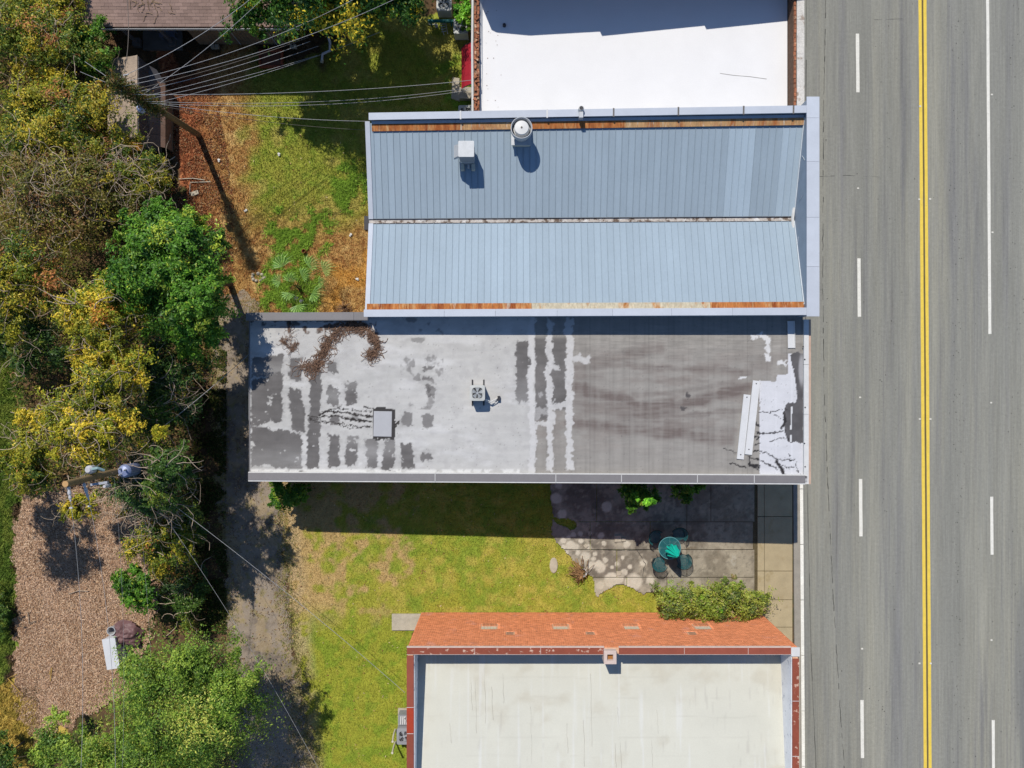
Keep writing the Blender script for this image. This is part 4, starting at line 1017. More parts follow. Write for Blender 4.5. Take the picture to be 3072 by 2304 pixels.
V = []; Fq = []; cw = .215; chh = .078
rows = int((ZP - .06) / chh)
x0s = []
for r in range(rows):
    off = 0 if r % 2 == 0 else cw / 2
    x = RX0 + off - cw
    z0_ = r * chh + .004; z1_ = z0_ + chh - .011
    while x < RX1:
        a, b2 = max(x + .005, RX0), min(x + cw - .005, RX1); x += cw
        if b2 - a < .03: continue
        if any(a < h1 and b2 > h0 and z0_ < hz1 and z1_ > hz0 for h0, h1, hz0, hz1 in holes): continue
        x0s.append((a, b2, z0_, z1_))
A = np.array(x0s); nB = len(A); yo = RYN + RNG.uniform(0, .006, nB)
for (xi, yi, zi) in ((0, 0, 2), (1, 0, 2), (1, 0, 3), (0, 0, 3), (0, 1, 2), (1, 1, 2), (1, 1, 3), (0, 1, 3)):
    V.append(np.stack([A[:, xi], (yo if yi else np.full(nB, RYN - .03)), A[:, zi]], -1))
V = np.stack(V, 1).reshape(-1, 3); base = (np.arange(nB) * 8)[:, None]
Fq = np.concatenate([base + np.array(f) for f in ((5, 4, 7, 6), (7, 4, 0, 3), (5, 6, 2, 1), (6, 7, 3, 2), (4, 5, 1, 0))])
o = npmesh('bricks', V, Fq, M_obrick, brk); tag(o, kind='stuff')
M_sillb = mat('sill_brick', c(226, 150, 110, 1.15), var=.15, rnd=.15, rough=.95)
M_glassb = mat('glass_block', c(226, 214, 196, 1.1), var=.12, scale=8, fvar=.1, rough=.2, spec=.5)
for (h0, h1, hz0, hz1) in holes[:4]:
    zm = hz0 + (hz1 - hz0) * .46
    wn = MB(); wn.box(h0, RYN - .06, hz0, h1, RYN - .025, hz1); wo_ = wn.build('window', mat('window_frame', c(150, 120, 96), var=.15), brk)
    for i in range(5):
        for j in range(2):
            q = MB(); q.box(h0 + (h1 - h0) * i / 5 + .008, RYN - .024, zm + (hz1 - zm) * j / 2 + .01, h0 + (h1 - h0) * (i + 1) / 5 - .008, RYN - .012, zm + (hz1 - zm) * (j + 1) / 2 - .01)
            q.build('glass_block', M_glassb, wo_)
    for i in range(9):
        q = MB(); q.box(h0 + (h1 - h0) * i / 9 + .012, RYN - .024, hz0 + .01, h0 + (h1 - h0) * (i + 1) / 9 - .012, RYN + .02, zm - .01); q.build('sill_brick', M_sillb, wo_)
M_ventd = mat('vent_dark', c(96, 62, 46), var=.3)
for (h0, h1, hz0, hz1) in holes[4:]:
    q = MB(); q.box(h0, RYN - .06, hz0, h1, RYN - .03, hz1); vo = q.build('vent_shade_panel', M_ventd, brk)  # dark brown panel, the shade inside the vent put into its colour
    for j in range(3):
        q = MB(); q.box(h0 + .01, RYN - .029, hz0 + .05 + j * .13, h1 - .01, RYN - .012, hz0 + .09 + j * .13); q.build('louvre', M_ventd, vo)
q = MB()
for p_ in (1347, 1369, 1417, 1441, 1513, 1562, 1610):
    x = wx_(p_, 2.95); q.box(x - .03, RYN - .02, 2.9, x + .03, RYN + .008, 2.95)
o = q.build('weep_holes', M_dkmetal, brk); tag(o, kind='stuff')
M_redcop = mat('coping_red_metal', c(156, 84, 66), var=0.10, scale=1.5, fvar=0.08, fine=10, rough=0.75, rnd=.10)
M_redflake = mat('coping_red_flaking', c(158, 84, 64), var=0.12, scale=1.5, fvar=0.10, rough=0.8, rnd=.06, ramp=[(4.2, .58, .63, c(226, 190, 168))])
M_pinkw = mat('pale_pink_flashing', c(226, 204, 192), var=0.1, scale=4, fvar=.1, rough=.8)
xs = [RX0 - .03, -1.55, 1.65, 4.28, 4.98, 8.2, 11.25, 13.0]
xs = [RX0 - .03, -1.75, 1.35, 4.33]
xs2 = [5.02, 8.1, 11.1, 13.12]
for L in (xs, xs2):
    for a, b_ in zip(L[:-1], L[1:]):
        q = MB(); q.box(a + .006, RYN - .30, ZP - .04, b_ - .006, RYN - .0, ZP); q.build('coping', M_redflake if b_ < 4.5 else M_redcop, brk)
        q = MB(); q.box(a, RYN + .001, ZP - .12, b_, RYN + .055, ZP - .02); q.build('edge_flashing', M_pinkw, brk)
        q = MB(); q.box(a, RYN - .325, ZP - .1, b_, RYN - .302, ZP - .01); q.build('edge_flashing', M_pinkw, brk)
        q = MB(); q.box(b_ - .012, RYN - .29, ZP, b_ + .008, RYN - .0, ZP + .006); q.build('coping_joint', M_pinkw, brk)
for x0, x1, sy in ((RX0 - .03, RX0 + .30, [-12.76, -15.2, -16.43, -19.5, -24]), (RX1 - .28, RX1 + .03, [-12.9, -14.9, -17.5, -20.5, -24])):
    for i, (a, b_) in enumerate(zip(sy[:-1], sy[1:])):
        m_ = M_redcop if x0 < 0 else M_redflake
        if x0 < 0 and i == 1: m_ = mat('coping_orange_new', c(182, 70, 44), var=.1, scale=2, rough=.7)
        q = MB(); q.box(x0, b_ + .012, ZP - .04, x1, a - .012, ZP); q.build('coping', m_, brk)
        q = MB(); q.box(x0 + .002, b_ - .012, ZP - .045, x1 - .002, b_ + .012, ZP - .002); q.build('coping_joint', M_copwhite, brk)
q = MB(); q.box(13.125, RYN - .40, ZP - .05, RX1 + .06, RYN + .02, ZP + .008); q.build('corner_cap', M_copwhite, brk)
q = MB(); q.box(RX1 + .031, -24, ZP - .14, RX1 + .06, RYN - .45, ZP - .02); q.build('edge_flashing', M_conc, brk)
# roof deck and inner faces
M_rroof = mat('pale_roof_coating', c(224, 222, 206), var=0.05, scale=.7, fvar=0.05, fine=14, rough=0.85, stretch=(1, .4, 1), ramp=[(1.6, .60, .78, c(204, 196, 178))])
q = MB(); xa, xb = RX0 + .27, RX1 - .27
yN, yS = RYN - .29, -26.0
def cream_col(X, Y):
    px, py = to_px(X, Y, zb_roof(Y)); n = len(px)
    nb = fbm(px, py, 120, 4, 340); ln = fbm(px, py / 16, 5, 3, 345); ln2 = fbm(px, py / 30, 9, 3, 349)
    col = np.tile(c(227, 226, 212), (n, 1)) * (0.97 + .10 * (nb - .5))[:, None]
    col = mix(col, c(200, 192, 172), smooth01(fbm(px, py, 60, 4, 352) + smooth01(px, 2200, 2360) * .16 + smooth01(2060 - py, 0, 60) * .14, .56, .9) * .4)
    col = mix(col, c(196, 192, 182), smooth01(ln, .68, .82) * smooth01(fbm(px, py, 140, 3, 355), .42, .68) * .4)
    col = mix(col, c(238, 240, 240), smooth01(ln2, .6, .75) * .35)
    for k in range(6):
        yy_ = 2035 + k * 58 + (fbm(px, py * 0, 200, 3, 360 + k) - .5) * 14
        col = mix(col, c(196, 192, 180), smooth01(np.abs(py - yy_), 3.5, .5) * smooth01(fbm(px, py, 90, 3, 370 + k), .4, .7) * .25)
    return col
M_cream_roof = mat('pale_roof_coating', attr=True, var=.02, fvar=.04, fine=20, rough=.85, spec=.15)
sheet('roof_deck', xa, xb, -26.5, yN, .07, lambda X, Y: zb_roof(Y) + (fbm(X, Y, 1.5, 3, 380) - .5) * .02, cream_col, M_cream_roof, None, brk)
M_inner = mat('parapet_inner_white', c(238, 240, 244, 1.25), var=.08, scale=2, fvar=.06, rough=.7, ramp=[(2.4, .58, .66, c(150, 164, 186))])
q = MB(); q.box(RX1 - .31, -26, 3.5, RX1 - .285, RYN - .38, ZP - .05); q.build('inner_flashing', M_inner, brk)
q = MB(); q.box(RX0 + .302, -26, 3.5, RX0 + .33, RYN - .38, ZP - .05); q.build('inner_flashing', M_inner, brk)
M_streak = mat('roof_streak', c(192, 188, 176), var=.2)
for (px_, ya_, yb_) in ((1412, 2030, 2130), (1425, 2040, 2200), (1453, 2000, 2170), (1475, 2060, 2160), (1350, 2170, 2230), (1592, 2120, 2290), (1700, 2170, 2260), (1750, 2160, 2300), (1853, 2120, 2180), (1970, 2130, 2200), (1955, 2220, 2304), (1845, 2230, 2304), (1860, 2225, 2304), (1508, 2020, 2110), (1772, 2020, 2240)):
    pts = []; q = MB()
    for t in np.linspace(0, 1, 8):
        z_ = 4.2; p = T(px_ + random.uniform(-2, 2), ya_ + (yb_ - ya_) * t, z_); z_ = zb_roof(p.y); p = T(px_ + random.uniform(-1.6, 1.6) + 4 * t, ya_ + (yb_ - ya_) * t, z_)
        pts.append((p.x, p.y, zb_roof(p.y) - .003))
    q.tube(pts, .009, 4, False); q.build('roof_wrinkle', M_streak, brk)
# chimney
p = T(1831, 1972, ZP + .25)
cm = thing('chimney', (p.x, p.y, ZP - .5), 'pale square chimney with open flue on the red coping', 'chimney')
q = MB(); zt_ = ZP + .22
for (x0, y0_, x1, y1_) in ((-.29, -.33, .29, -.16), (-.29, .12, .29, .30), (-.29, -.16, -.14, .12), (.14, -.16, .29, .12)):
    q.box(p.x + x0, p.y + y0_, ZP - 1.2, p.x + x1, p.y + y1_, zt_)
q.build('stack', M_pinkw, cm)
q = MB(); q.box(p.x - .14, p.y - .16, ZP - 1, p.x + .14, p.y + .12, zt_ - .18); q.build('flue', mat('flue_clay', c(176, 120, 64), var=.3), cm)
# west side services
M_box = mat('meter_grey', c(150, 154, 160), var=.1, rough=.5)
mb = thing('electric_meter_box', (RX0 - .15, T(0, 2107, 2).y, 1.5), 'grey electric meter box on the brick building west wall', 'meter box')
py_ = T(0, 2107, 2).y
q = MB(); q.box(RX0 - .22, py_ - .15, 1.3, RX0 + .0, py_ + .15, 1.9); q.build('box', M_box, mb)
q = MB(); q.lathe(RX0 - .24, py_, [(.09, 1.55), (.09, 1.62)], 12); q.build('meter', M_galv, mb)
q = MB(); q.tube([(RX0 - .12, py_ + .02, 1.9), (RX0 - .12, py_ + .1, 4.4), (RX0 - .2, py_ + .5, 4.7)], .03, 6); q.build('conduit', M_copwhite, mb)
py_ = T(0, 2130, .5).y - .05
q = MB(); q.prism(rrect(RX0 - .38, py_, .5, .42, .05, 3), 0.0, .55); uo = thing('utility_cabinet', (RX0 - .38, py_, 0), 'small grey utility cabinet on the grass below the meter box', 'cabinet')
q.build('cabinet', M_box, uo); q = MB(); q.prism(rrect(RX0 - .38, py_, .40, .32, .03, 2), .551, .57); q.build('lid', M_acgrey, uo)
pp = T(1212, 2208, .85)
ac = condenser(pp.x, pp.y, .05, .76, .86, .85, 'grey condenser unit beside the brick wall with white pipes', M_acgrey, 0.0, 4, 6)
q = MB(); q.box(pp.x - .45, pp.y - .5, -.05, pp.x + .45, pp.y + 1.1, .05); q.build('concrete_pad', M_conc, ac)
cab = thing('louvred_unit', (pp.x - .02, pp.y + .75, .05), 'low grey unit with white louvres behind the condenser', 'air conditioner')
q = MB(); q.box(pp.x - .34, pp.y + .46, .05, pp.x + .40, pp.y + 1.02, .62); q.build('casing', M_box, cab)
for k in range(6):
    q = MB(); q.slab([(pp.x - .24 + k * .11, pp.y + .52, .66), (pp.x - .18 + k * .11, pp.y + .52, .66), (pp.x - .16 + k * .11, pp.y + .95, .66), (pp.x - .22 + k * .11, pp.y + .95, .66)], .03); q.build('louvre', M_copwhite, cab)
for i, (xa, ya_, xb, yb_, lab) in enumerate(((1186, 2188, 1178, 2224, 'upper white plastic vent pipe standing left of the condenser'), (1186, 2225, 1177, 2258, 'lower white plastic vent pipe standing left of the condenser'))):
    a = T(xa, ya_, .05); b_ = T(xb, yb_, 1.2); q = MB(); q.tube([a, (a.x, a.y, .6), (a.x + (b_.x - a.x), b_.y, 1.2)], .045, 8)
    vp = thing('vent_pipe', (a.x, a.y, 0), lab, 'pipe'); q.build('pipe', M_cream, vp)
    q = MB(); q.lathe(b_.x, b_.y, [(.06, 1.18), (.06, 1.24)], 10); q.build('end_cap', M_cream, vp)
# concrete doorstep at the corner
p0 = T(1176, 1890); p1 = T(1300, 1841); q = MB(); q.box(p0.x, p0.y, -.1, RX0 - .03, p1.y, .06)
tag(q.build('concrete_landing', M_conc, None, ((p0.x + RX0) / 2, p0.y, 0)), 'grey concrete landing at the brick building corner', 'step')

# ------------------------------------------------ shingled house, top left
ZE_ = 3.0; EY = T(0, 80, ZE_).y; HXa = T(178, 80, ZE_).x; HXb = T(905, 80, ZE_).x  # left roof end lengthened out of sight to shade the porch ground
SL = math.radians(19)
house = thing('shingled_house', ((HXa + HXb) / 2, EY + 3, 0), 'house with brown shingle roof and white gutter at the top edge', 'house')
M_shing = mat('shingle_brown', c(168, 142, 130), var=0.14, scale=1.0, fvar=0.16, fine=26, rough=0.95, rnd=0.14, spec=.1)
M_shing2 = mat('shingle_brown_base', c(130, 108, 98), var=0.14, scale=1.0, fvar=0.2, fine=26, rough=0.95)
def hz(y): return ZE_ + (y - EY) * math.tan(SL)
q = MB(); YR = EY + 7.5
q.slab([(HXa, EY, hz(EY) - .02), (HXb, EY, hz(EY) - .02), (HXb, YR, hz(YR) - .02), (HXa, YR, hz(YR) - .02)], .12)
q.slab([(HXb, 2 * YR - EY, hz(EY) - .02), (HXa, 2 * YR - EY, hz(EY) - .02), (HXa, YR + .01, hz(YR) - .02), (HXb, YR + .01, hz(YR) - .02)], .12)
q.build('roof', M_shing2, house)
sme = bpy.data.meshes.new('shingle'); k = MB(); k.slab([(0, 0, .016), (.382, 0, .016), (.382, .2, .006), (0, .2, .006)], .012); sme.from_pydata(k.v, [], k.f); sme.materials.append(M_shing)
ho = origin(house); ex = .152
for r in range(10):
    x = HXa + .9 - (r % 2) * .19
    while x < HXb - .05:
        if x + .385 > HXa + .05:
            o = bpy.data.objects.new('shingle', sme); COL.objects.link(o); o.parent = house
            yy_ = EY + r * ex * math.cos(SL); o.location = Vector((max(x, HXa), yy_, hz(yy_) + .0 + random.uniform(0, .004))) - ho
            o.rotation_euler = (SL, 0, random.gauss(0, .006))
        x += .388
q = MB(); q.box(HXa, EY - .10, ZE_ - .16, HXb + .12, EY - .085, ZE_ - .01); q.box(HXa, EY - .085, ZE_ - .16, HXb + .12, EY - .01, ZE_ - .14); q.build('gutter', M_copwhite, house)
q = MB()
for i in range(160):
    x = random.uniform(HXa, HXb); q.obox(x, EY - .045, ZE_ - .139, random.uniform(.03, .09), random.uniform(.02, .05), .03, random.random() * 3)
o = q.build('gutter_litter', mat('dry_leaf_brown', c(140, 92, 62), var=.2, isl=.4), house); tag(o, kind='stuff')
# walls
WYh = EY + .55; M_plank = mat('weathered_plank', c(150, 128, 104), var=.2, scale=3, fvar=.15, rough=.95, rnd=.15)
q = MB(); xw0 = T(600, 140).x; xw1 = T(886, 140).x; q.box(xw0, WYh, -.2, xw1, WYh + .1, 3.02); q.box(HXa + .5, WYh + 1.6, -.2, xw0, WYh + 1.7, 3.4); q.box(xw1 - .1, WYh + .11, -.2, xw1, WYh + 12, 3.0); q.build('wall', M_shing2, house)
n = int((xw1 - xw0) / .19)
for i in range(n):
    x = xw0 + (xw1 - xw0) * i / n
    q = MB(); q.box(x + .006, WYh - .025, .05, x + (xw1 - xw0) / n - .006, WYh - .002 + random.uniform(-.004, 0), 2.95); q.build('plank', M_plank, house)
for x_ in (690, 722, 830):
    p = T(x_, 132); q = MB(); q.box(p.x, WYh - .05, .05, p.x + .05, WYh - .03, 2.95); q.build('downpipe', M_galv, house)
M_darkc = mat('porch_concrete', c(120, 116, 112), var=.2, scale=3, fvar=.15, rough=.95)
p0 = T(432, 152); p1 = T(548, 60); q = MB(); q.box(p0.x, p0.y, -.1, p1.x, WYh + 1.59, .12); q.build('porch_slab', M_darkc, house)
for x_ in (416, 522):
    p = T(x_, 132); q = MB(); q.box(p.x - .07, p.y - .07, .3, p.x + .07, p.y + .07, ZE_ - .05); po = q.build('porch_post', mat('post_grey', c(120, 118, 120), var=.15), house)
    q = MB(); q.box(p.x - .2, p.y - .22, -.1, p.x + .2, p.y + .2, .3); q.build('footing', M_darkc, po)
q = MB()
for i in range(26):
    x = random.gauss(T(455, 40, 3.3).x, .5); yv_ = EY + random.uniform(.3, 1.3); a = random.random() * 6
    pts = []
    for j in range(5):
        pts.append((x, yv_, hz(yv_) + .04)); a += random.gauss(0, .6); x += math.cos(a) * .09; yv_ += math.sin(a) * .09
    q.tube(pts, .012, 4, False)
tb = tag(q.build('fallen_twigs', mat('dry_twig', c(186, 158, 124), var=.2, isl=.3), None, (T(455, 40, 3.3).x, EY + .8, hz(EY + .8))), 'pile of dry fallen twigs lying on the brown shingle roof', 'twigs')
# porch bench
pb = T(502, 100, .5); pbench = thing('porch_bench', (pb.x, pb.y, .12), 'bluish grey folding bench standing in the house porch', 'bench')
M_bench = mat('bench_bluegrey', c(120, 128, 150), var=.1, rough=.6)
for k in range(4):
    q = MB(); q.box(pb.x - .42, pb.y - .22 + k * .12, .55, pb.x + .42, pb.y - .12 + k * .12, .58); q.build('slat', M_bench, pbench)
for sx in (-1, 1):
    for sy in (-1, 1):
        q = MB(); q.tube([(pb.x + sx * .36, pb.y + sy * .16, .12), (pb.x + sx * .36, pb.y + sy * .16, .55)], .025, 6); q.build('leg', M_bench, pbench)
# bits in the shade of the eaves
for (x_, y_, sx, sy, lab, nm) in ((648, 143, .42, .18, 'pale concrete block in the shade of the house wall', 'concrete_block'), (882, 143, .34, .16, 'grey concrete block near the white downpipe', 'concrete_block')):
    p = T(x_, y_); q = MB(); q.box(p.x - sx / 2, p.y - sy / 2, -.02, p.x - .03, p.y + sy / 2, .2); q.box(p.x + .03, p.y - sy / 2, -.02, p.x + sx / 2, p.y + sy / 2, .2); q.box(p.x - .03, p.y - sy / 2, -.02, p.x + .03, p.y + sy / 2, .14)
    tag(q.build(nm, M_conc, None, (p.x, p.y, 0)), lab, 'concrete block')
pl_ = T(815, 180); plr = thing('brick_planter', (pl_.x, pl_.y, 0), 'low red brick planter in the shaded yard', 'planter')
M_rbrick = mat('planter_brick', c(170, 92, 66), var=.2, scale=5, fvar=.2, rough=.95, rnd=.2)
pme = bpy.data.meshes.new('brick'); k = MB(); k.obox(0, 0, 0, .2, .1, .07); pme.from_pydata(k.v, [], k.f); pme.materials.append(M_rbrick)
def pbrick(x, y, z, a):
    o = bpy.data.objects.new('brick', pme); COL.objects.link(o); o.parent = plr; o.location = Vector((x, y, z)) - origin(plr); o.rotation_euler = (0, 0, a)
for lay_ in range(3):
    for i in range(6):
        for yv_ in (-.42, .42): pbrick(pl_.x - .53 + i * .212 + (lay_ % 2) * .03, pl_.y + yv_, lay_ * .078 - .02, random.gauss(0, .05))
    for i in range(3):
        for xv in (-.58, .6): pbrick(pl_.x + xv, pl_.y - .22 + i * .22, lay_ * .078 - .02, PI / 2 + random.gauss(0, .05))
q = MB(); q.box(pl_.x - .52, pl_.y - .36, -.05, pl_.x + .54, pl_.y + .36, .14); q.build('soil', mat('dry_soil', c(128, 84, 66), var=.3, fvar=.3), plr)
dp = T(980, 140); q = MB(); a = [T(985, 110, .5), T(990, 128, .35), T(989, 152, .3), T(968, 162, .25), T(966, 178, .1)]
dsp = thing('downpipe', (dp.x, dp.y, 0), 'white bent downpipe leaning out from under the tree', 'pipe')
q.tube([(p.x, p.y, max(.06, p.z)) for p in a], .07, 8); q.build('pipe', mat('white_vinyl', c(226, 228, 236), var=.06, rough=.4), dsp)
q = MB(); p = a[-1]; q.tube([(p.x, p.y, .06), (p.x - .02, p.y - .16, .06)], .085, 8); q.build('elbow', M_cream, dsp)

# ------------------------------------------------ shed
xr = -1047 * S; xl = -1150 * S; xlo = -1013 * S; yT = 925 * S; yB = 690 * S
shed = thing('garden_shed', ((xl + xlo) / 2, (yT + yB) / 2, 0), 'small shingled shed with a low side roof below the vine covered pole', 'shed')
M_sh = mat('shed_shingle', c(178, 160, 142), var=.12, scale=1.5, fvar=.15, fine=26, rough=.95, isl=.10)
q = MB(); rows_ = 13
q.slab([(xl, yB, 2.0), (xr, yB, 2.62), (xr, yT - .12, 2.62), (xl + .05, yT, 2.0)], .1); roof_ = q.build('roof', M_sh, shed)
q = MB()
for r in range(rows_):
    t0, t1 = r / rows_, (r + 1) / rows_ + .03
    x0, x1 = xl + (xr - xl) * t0, min(xr, xl + (xr - xl) * t1); z0, z1 = 2.0 + .62 * t0, 2.0 + .62 * t1
    y = yB + (r % 2) * .15
    while y < yT - .12:
        ye_ = min(y + .295, yT - .1); q.slab([(x0, y, z0 + .022), (x1, y, z1 + .008), (x1, ye_, z1 + .008), (x0, ye_, z0 + .022)], .012); y += .30
o = q.build('shingles', M_sh, roof_); tag(o, kind='stuff')
q = MB(); q.box(xl + .2, yB + .1, -.2, xr - .05, yT - .25, 1.98); q.build('wall', M_wallgrey, shed)
M_corr = mat('corrugated_dark', c(104, 102, 106), var=.15, scale=2, fvar=.1, rough=.6, metal=.2, rnd=.1)
yv_ = yB
while yv_ < yT - .15:
    q = MB(); q.box(xr + .0, yv_ + .008, 1.5, xr + .035, min(yv_ + .27, yT - .15), 2.58); q.build('siding_sheet', M_corr, shed); yv_ += .28
M_lean = mat('leanto_roof', c(150, 120, 104), var=.2, scale=2, fvar=.2, rough=.9, rnd=.1, ramp=[(1.4, .5, .62, c(122, 112, 106))])
yv_ = yB
while yv_ < yT - .9:
    y2_ = min(yv_ + .6, yT - .85)
    q = MB(); q.slab([(xr + .04, yv_ + .004, 1.56), (xlo, yv_ + .004, 1.0), (xlo, y2_ - .004, 1.0), (xr + .04, y2_ - .004, 1.56)], .03); q.build('leanto_sheet', M_lean, shed); yv_ += .6
q = MB(); q.slab([(xr + .04, yT - .85, 1.56), (xlo, yT - .85, 1.0), (xr + .3, yT - .25, 1.3), (xr + .04, yT - .15, 1.56)], .03); q.build('leanto_sheet', M_corr, shed)
q = MB(); q.box(xlo - .12, yB + .1, -.2, xlo - .05, yT - 1.0, .96); q.build('leanto_wall', M_plank, shed)

# ------------------------------------------------ poles, lamps, wires
M_pole = mat('pole_wood', c(152, 128, 92), var=.2, scale=3, fvar=.15, fine=16, rough=.95, stretch=(1, 1, .2))
M_iron = mat('galv_hardware', c(190, 194, 204), var=.08, rough=.45, metal=.2)
M_porc = mat('porcelain', c(206, 206, 210), var=.05, rough=.3)
M_wire = mat('wire_aluminium', c(178, 178, 178), var=.2, scale=8, rough=.6)
M_wired = mat('wire_dark', c(120, 112, 104), var=.2, scale=8, rough=.7)
bA = T(595, 403); tA = Vector((-921 * S, 699 * S, 9.0))
poleA = thing('utility_pole', (bA.x, bA.y, 0), 'leaning wooden utility pole overgrown with vines beside the shed', 'utility pole')
q = MB(); q.tube([(bA.x, bA.y, -.3), bA.lerp(tA, .5), tA], [.16, .14, .11], 12); q.build('pole', M_pole, poleA)
def polyz(b, t, f): return b.lerp(t, f)
# drum light / transformer
p = polyz(bA, tA, .66); q = MB(); q.lathe(p.x - .28, p.y - .30, [(.10, p.z - .25), (.16, p.z - .2), (.16, p.z + .05), (.10, p.z + .15), (.03, p.z + .2)], 14); q.build('lamp_head', mat('lamp_bluewhite', c(206, 216, 246), var=.06, rough=.3), poleA)
q = MB(); q.tube([(p.x - .28, p.y - .30, p.z + .15), (p.x - .2, p.y - .1, p.z + .5), polyz(bA, tA, .74)], .03, 6); q.build('lamp_arm', M_iron, poleA)
p = polyz(bA, tA, .93); q = MB(); q.tube([(p.x - .1, p.y + .1, p.z), (p.x + .15, p.y + .35, p.z + .1), (p.x + .45, p.y + .4, p.z + .12)], .03, 6); q.tube([(p.x - .15, p.y + .05, p.z), (p.x - .3, p.y - .2, p.z - .3), (p.x - .1, p.y - .25, p.z - .4), (p.x + .0, p.y + .3, p.z)], .02, 6); q.build('bracket', M_porc, poleA)

bB = T(583, 1356); tB = Vector(((196 - 1536) * S * (1 - 11.1 / H), -(1452 - 1152) * S * (1 - 11.1 / H), 11.1))
poleB = thing('utility_pole', (bB.x, bB.y, 0), 'tall bare-topped wooden utility pole with transformer in the yellow trees', 'utility pole')
q = MB(); q.tube([(bB.x, bB.y, -.3), bB.lerp(tB, .5), tB], [.17, .15, .125], 14); q.build('pole', M_pole, poleB)
q = MB(); q.lathe(tB.x, tB.y, [(.118, tB.z + .001), (.118, tB.z + .008)], 14); q.build('sawn_top', mat('sawn_wood', c(206, 164, 112), var=.15), poleB)
p = polyz(bB, tB, .66); tx, ty = p.x + .42, p.y + .02
q = MB(); q.lathe(tx, ty, [(.2, p.z - .55), (.29, p.z - .5), (.29, p.z + .35), (.25, p.z + .42), (.22, p.z + .46), (.05, p.z + .52)], 20); trf = q.build('transformer', mat('transformer_blue', c(150, 162, 200), var=.12, scale=6, rough=.4, metal=.1), poleB)
for a_ in (.5, 2.2, 4.2):
    q = MB(); q.lathe(tx + .15 * math.cos(a_), ty + .15 * math.sin(a_), [(.03, p.z + .42), (.045, p.z + .5), (.03, p.z + .55), (.045, p.z + .6), (.02, p.z + .7)], 8); q.build('bushing', M_porc, trf)
p = polyz(bB, tB, .86); q = MB(); q.lathe(p.x + .02, p.y + .34, [(.10, p.z - .3), (.17, p.z - .2), (.18, p.z + .05), (.10, p.z + .16)], 14); q.build('lamp_head', M_porc, poleB)
q = MB(); q.tube([(p.x + .02, p.y + .34, p.z + .05), (p.x + .4, p.y + .42, p.z + .1), (p.x + .55, p.y + .3, p.z - .1)], .06, 6); q.build('lamp_arm', mat('lamp_green', c(150, 178, 178), var=.1), poleB)
q = MB(); q.obox(p.x + .25, p.y - .26, p.z - .35, .7, .10, .12, .15); q.build('bracket', M_iron, poleB)
q = MB(); q.lathe(p.x + .55, p.y - .36, [(.07, p.z - .5), (.09, p.z - .3), (.06, p.z - .1)], 10); q.build('cutout_fuse', M_porc, poleB)
ends = []
for (x_, y_, f) in ((207, 1478, .985), (262, 1474, .90)):
    p = polyz(bB, tB, f); e = T(x_ + 5, y_ + 26, p.z - .05); q = MB()
    d = e - p; prof = [(0, .02), (.15, .02), (.2, .06), (.3, .07), (.35, .04), (.5, .07), (.6, .07), (.65, .04), (.8, .06), (.9, .03), (1, .03)]
    q.tube([p + d * t for t, r in prof], [r for t, r in prof], 10); q.build('insulator', M_porc, poleB); ends.append(e)
q = MB()
for e in ends: q.obox(e.x + .02, e.y - .25, e.z - .03, .12, .06, .06)
q.build('wire_clamp', M_porc, poleB)

def wire(label, A_, B_, sag, r=.014, m=None, n=22, group=None):
    q = MB(); A_ = Vector(A_); B_ = Vector(B_)
    pts = [A_.lerp(B_, i / n) - Vector((0, 0, sag * 4 * (i / n) * (1 - i / n))) for i in range(n + 1)]
    q.tube(pts, r, 5); o = q.build('overhead_wire', m or M_wire, None, tuple(A_)); tag(o, label, 'wire', group); return o
tA1 = polyz(bA, tA, .95); tA2 = polyz(bA, tA, .84); tA3 = polyz(bA, tA, .74); tA4 = polyz(bA, tA, .62)
g_ = 'wires from the pole by the shed'
wire('overhead wire from the vine pole crossing the shingle roof, leftmost of that pair', tA1 + Vector((.2, .3, 0)), T(760, -10, 7.6), .35, .012, group=g_)
wire('overhead wire from the vine pole crossing the shingle roof, right of its pair', tA3, T(800, -16, 6.6), .3, .0105, group=g_)
wire('thick overhead wire from the vine pole passing over the white gutter end', tA1, T(1080, -12, 7.4), .7, .0105, group=g_)
wire('long overhead wire from the vine pole running under the top tree branches', tA1 + Vector((.05, -.1, -.1)), T(1200, -10, 7.4), .75, .0105, group=g_)
wire('upper wire of the close pair ending in the top tree', tA2, T(925, 112, 5.2), .25, .012, M_wired, group=g_)
wire('lower wire of the close pair ending in the top tree', tA2 + Vector((0, -.06, -.12)), T(930, 124, 5.2), .3, .0105, group=g_)
wire('overhead wire over the brick planter from the vine pole', tA3 + Vector((.1, 0, 0)), T(955, 138, 4.4), .25, .0105, group=g_)
wire('overhead wire from the vine pole to the downpipe corner', tA3 + Vector((.1, -.05, -.2)), T(952, 166, 4.0), .2, .0105, group=g_)
wire('low overhead wire slanting up right across the shaded yard', tA4, T(1140, 96, 4.0), .45, .0105, group=g_)
wire('brightest horizontal wire running from the vine pole to the red awning', tA2 + Vector((.1, -.15, 0)), (WX0 - .03, T(0, 240, 4.2).y, 4.2), .55, .012, group=g_)
wire('upper thin wire below the bright wire toward the white building', tA3 + Vector((.05, -.1, -.2)), (WX0 - .03, T(0, 262, 4).y, 4.0), .9, .010, group=g_)
wire('lower thin wire below the bright wire toward the white building', tA3 + Vector((.05, -.1, -.4)), (WX0 - .03, T(0, 268, 3.9).y, 3.9), 1.05, .010, group=g_)
wire('thin wire from the vine pole to the blue building roof corner', tA4 + Vector((0, 0, .2)), (BX0, T(0, 364, 5).y, 5.0), .5, .011, group=g_)
wire('lowest thin wire from the vine pole to the blue building wall', tA4, (BX0, T(0, 391, 4.6).y, 4.6), .55, .008, M_wired, group=g_)
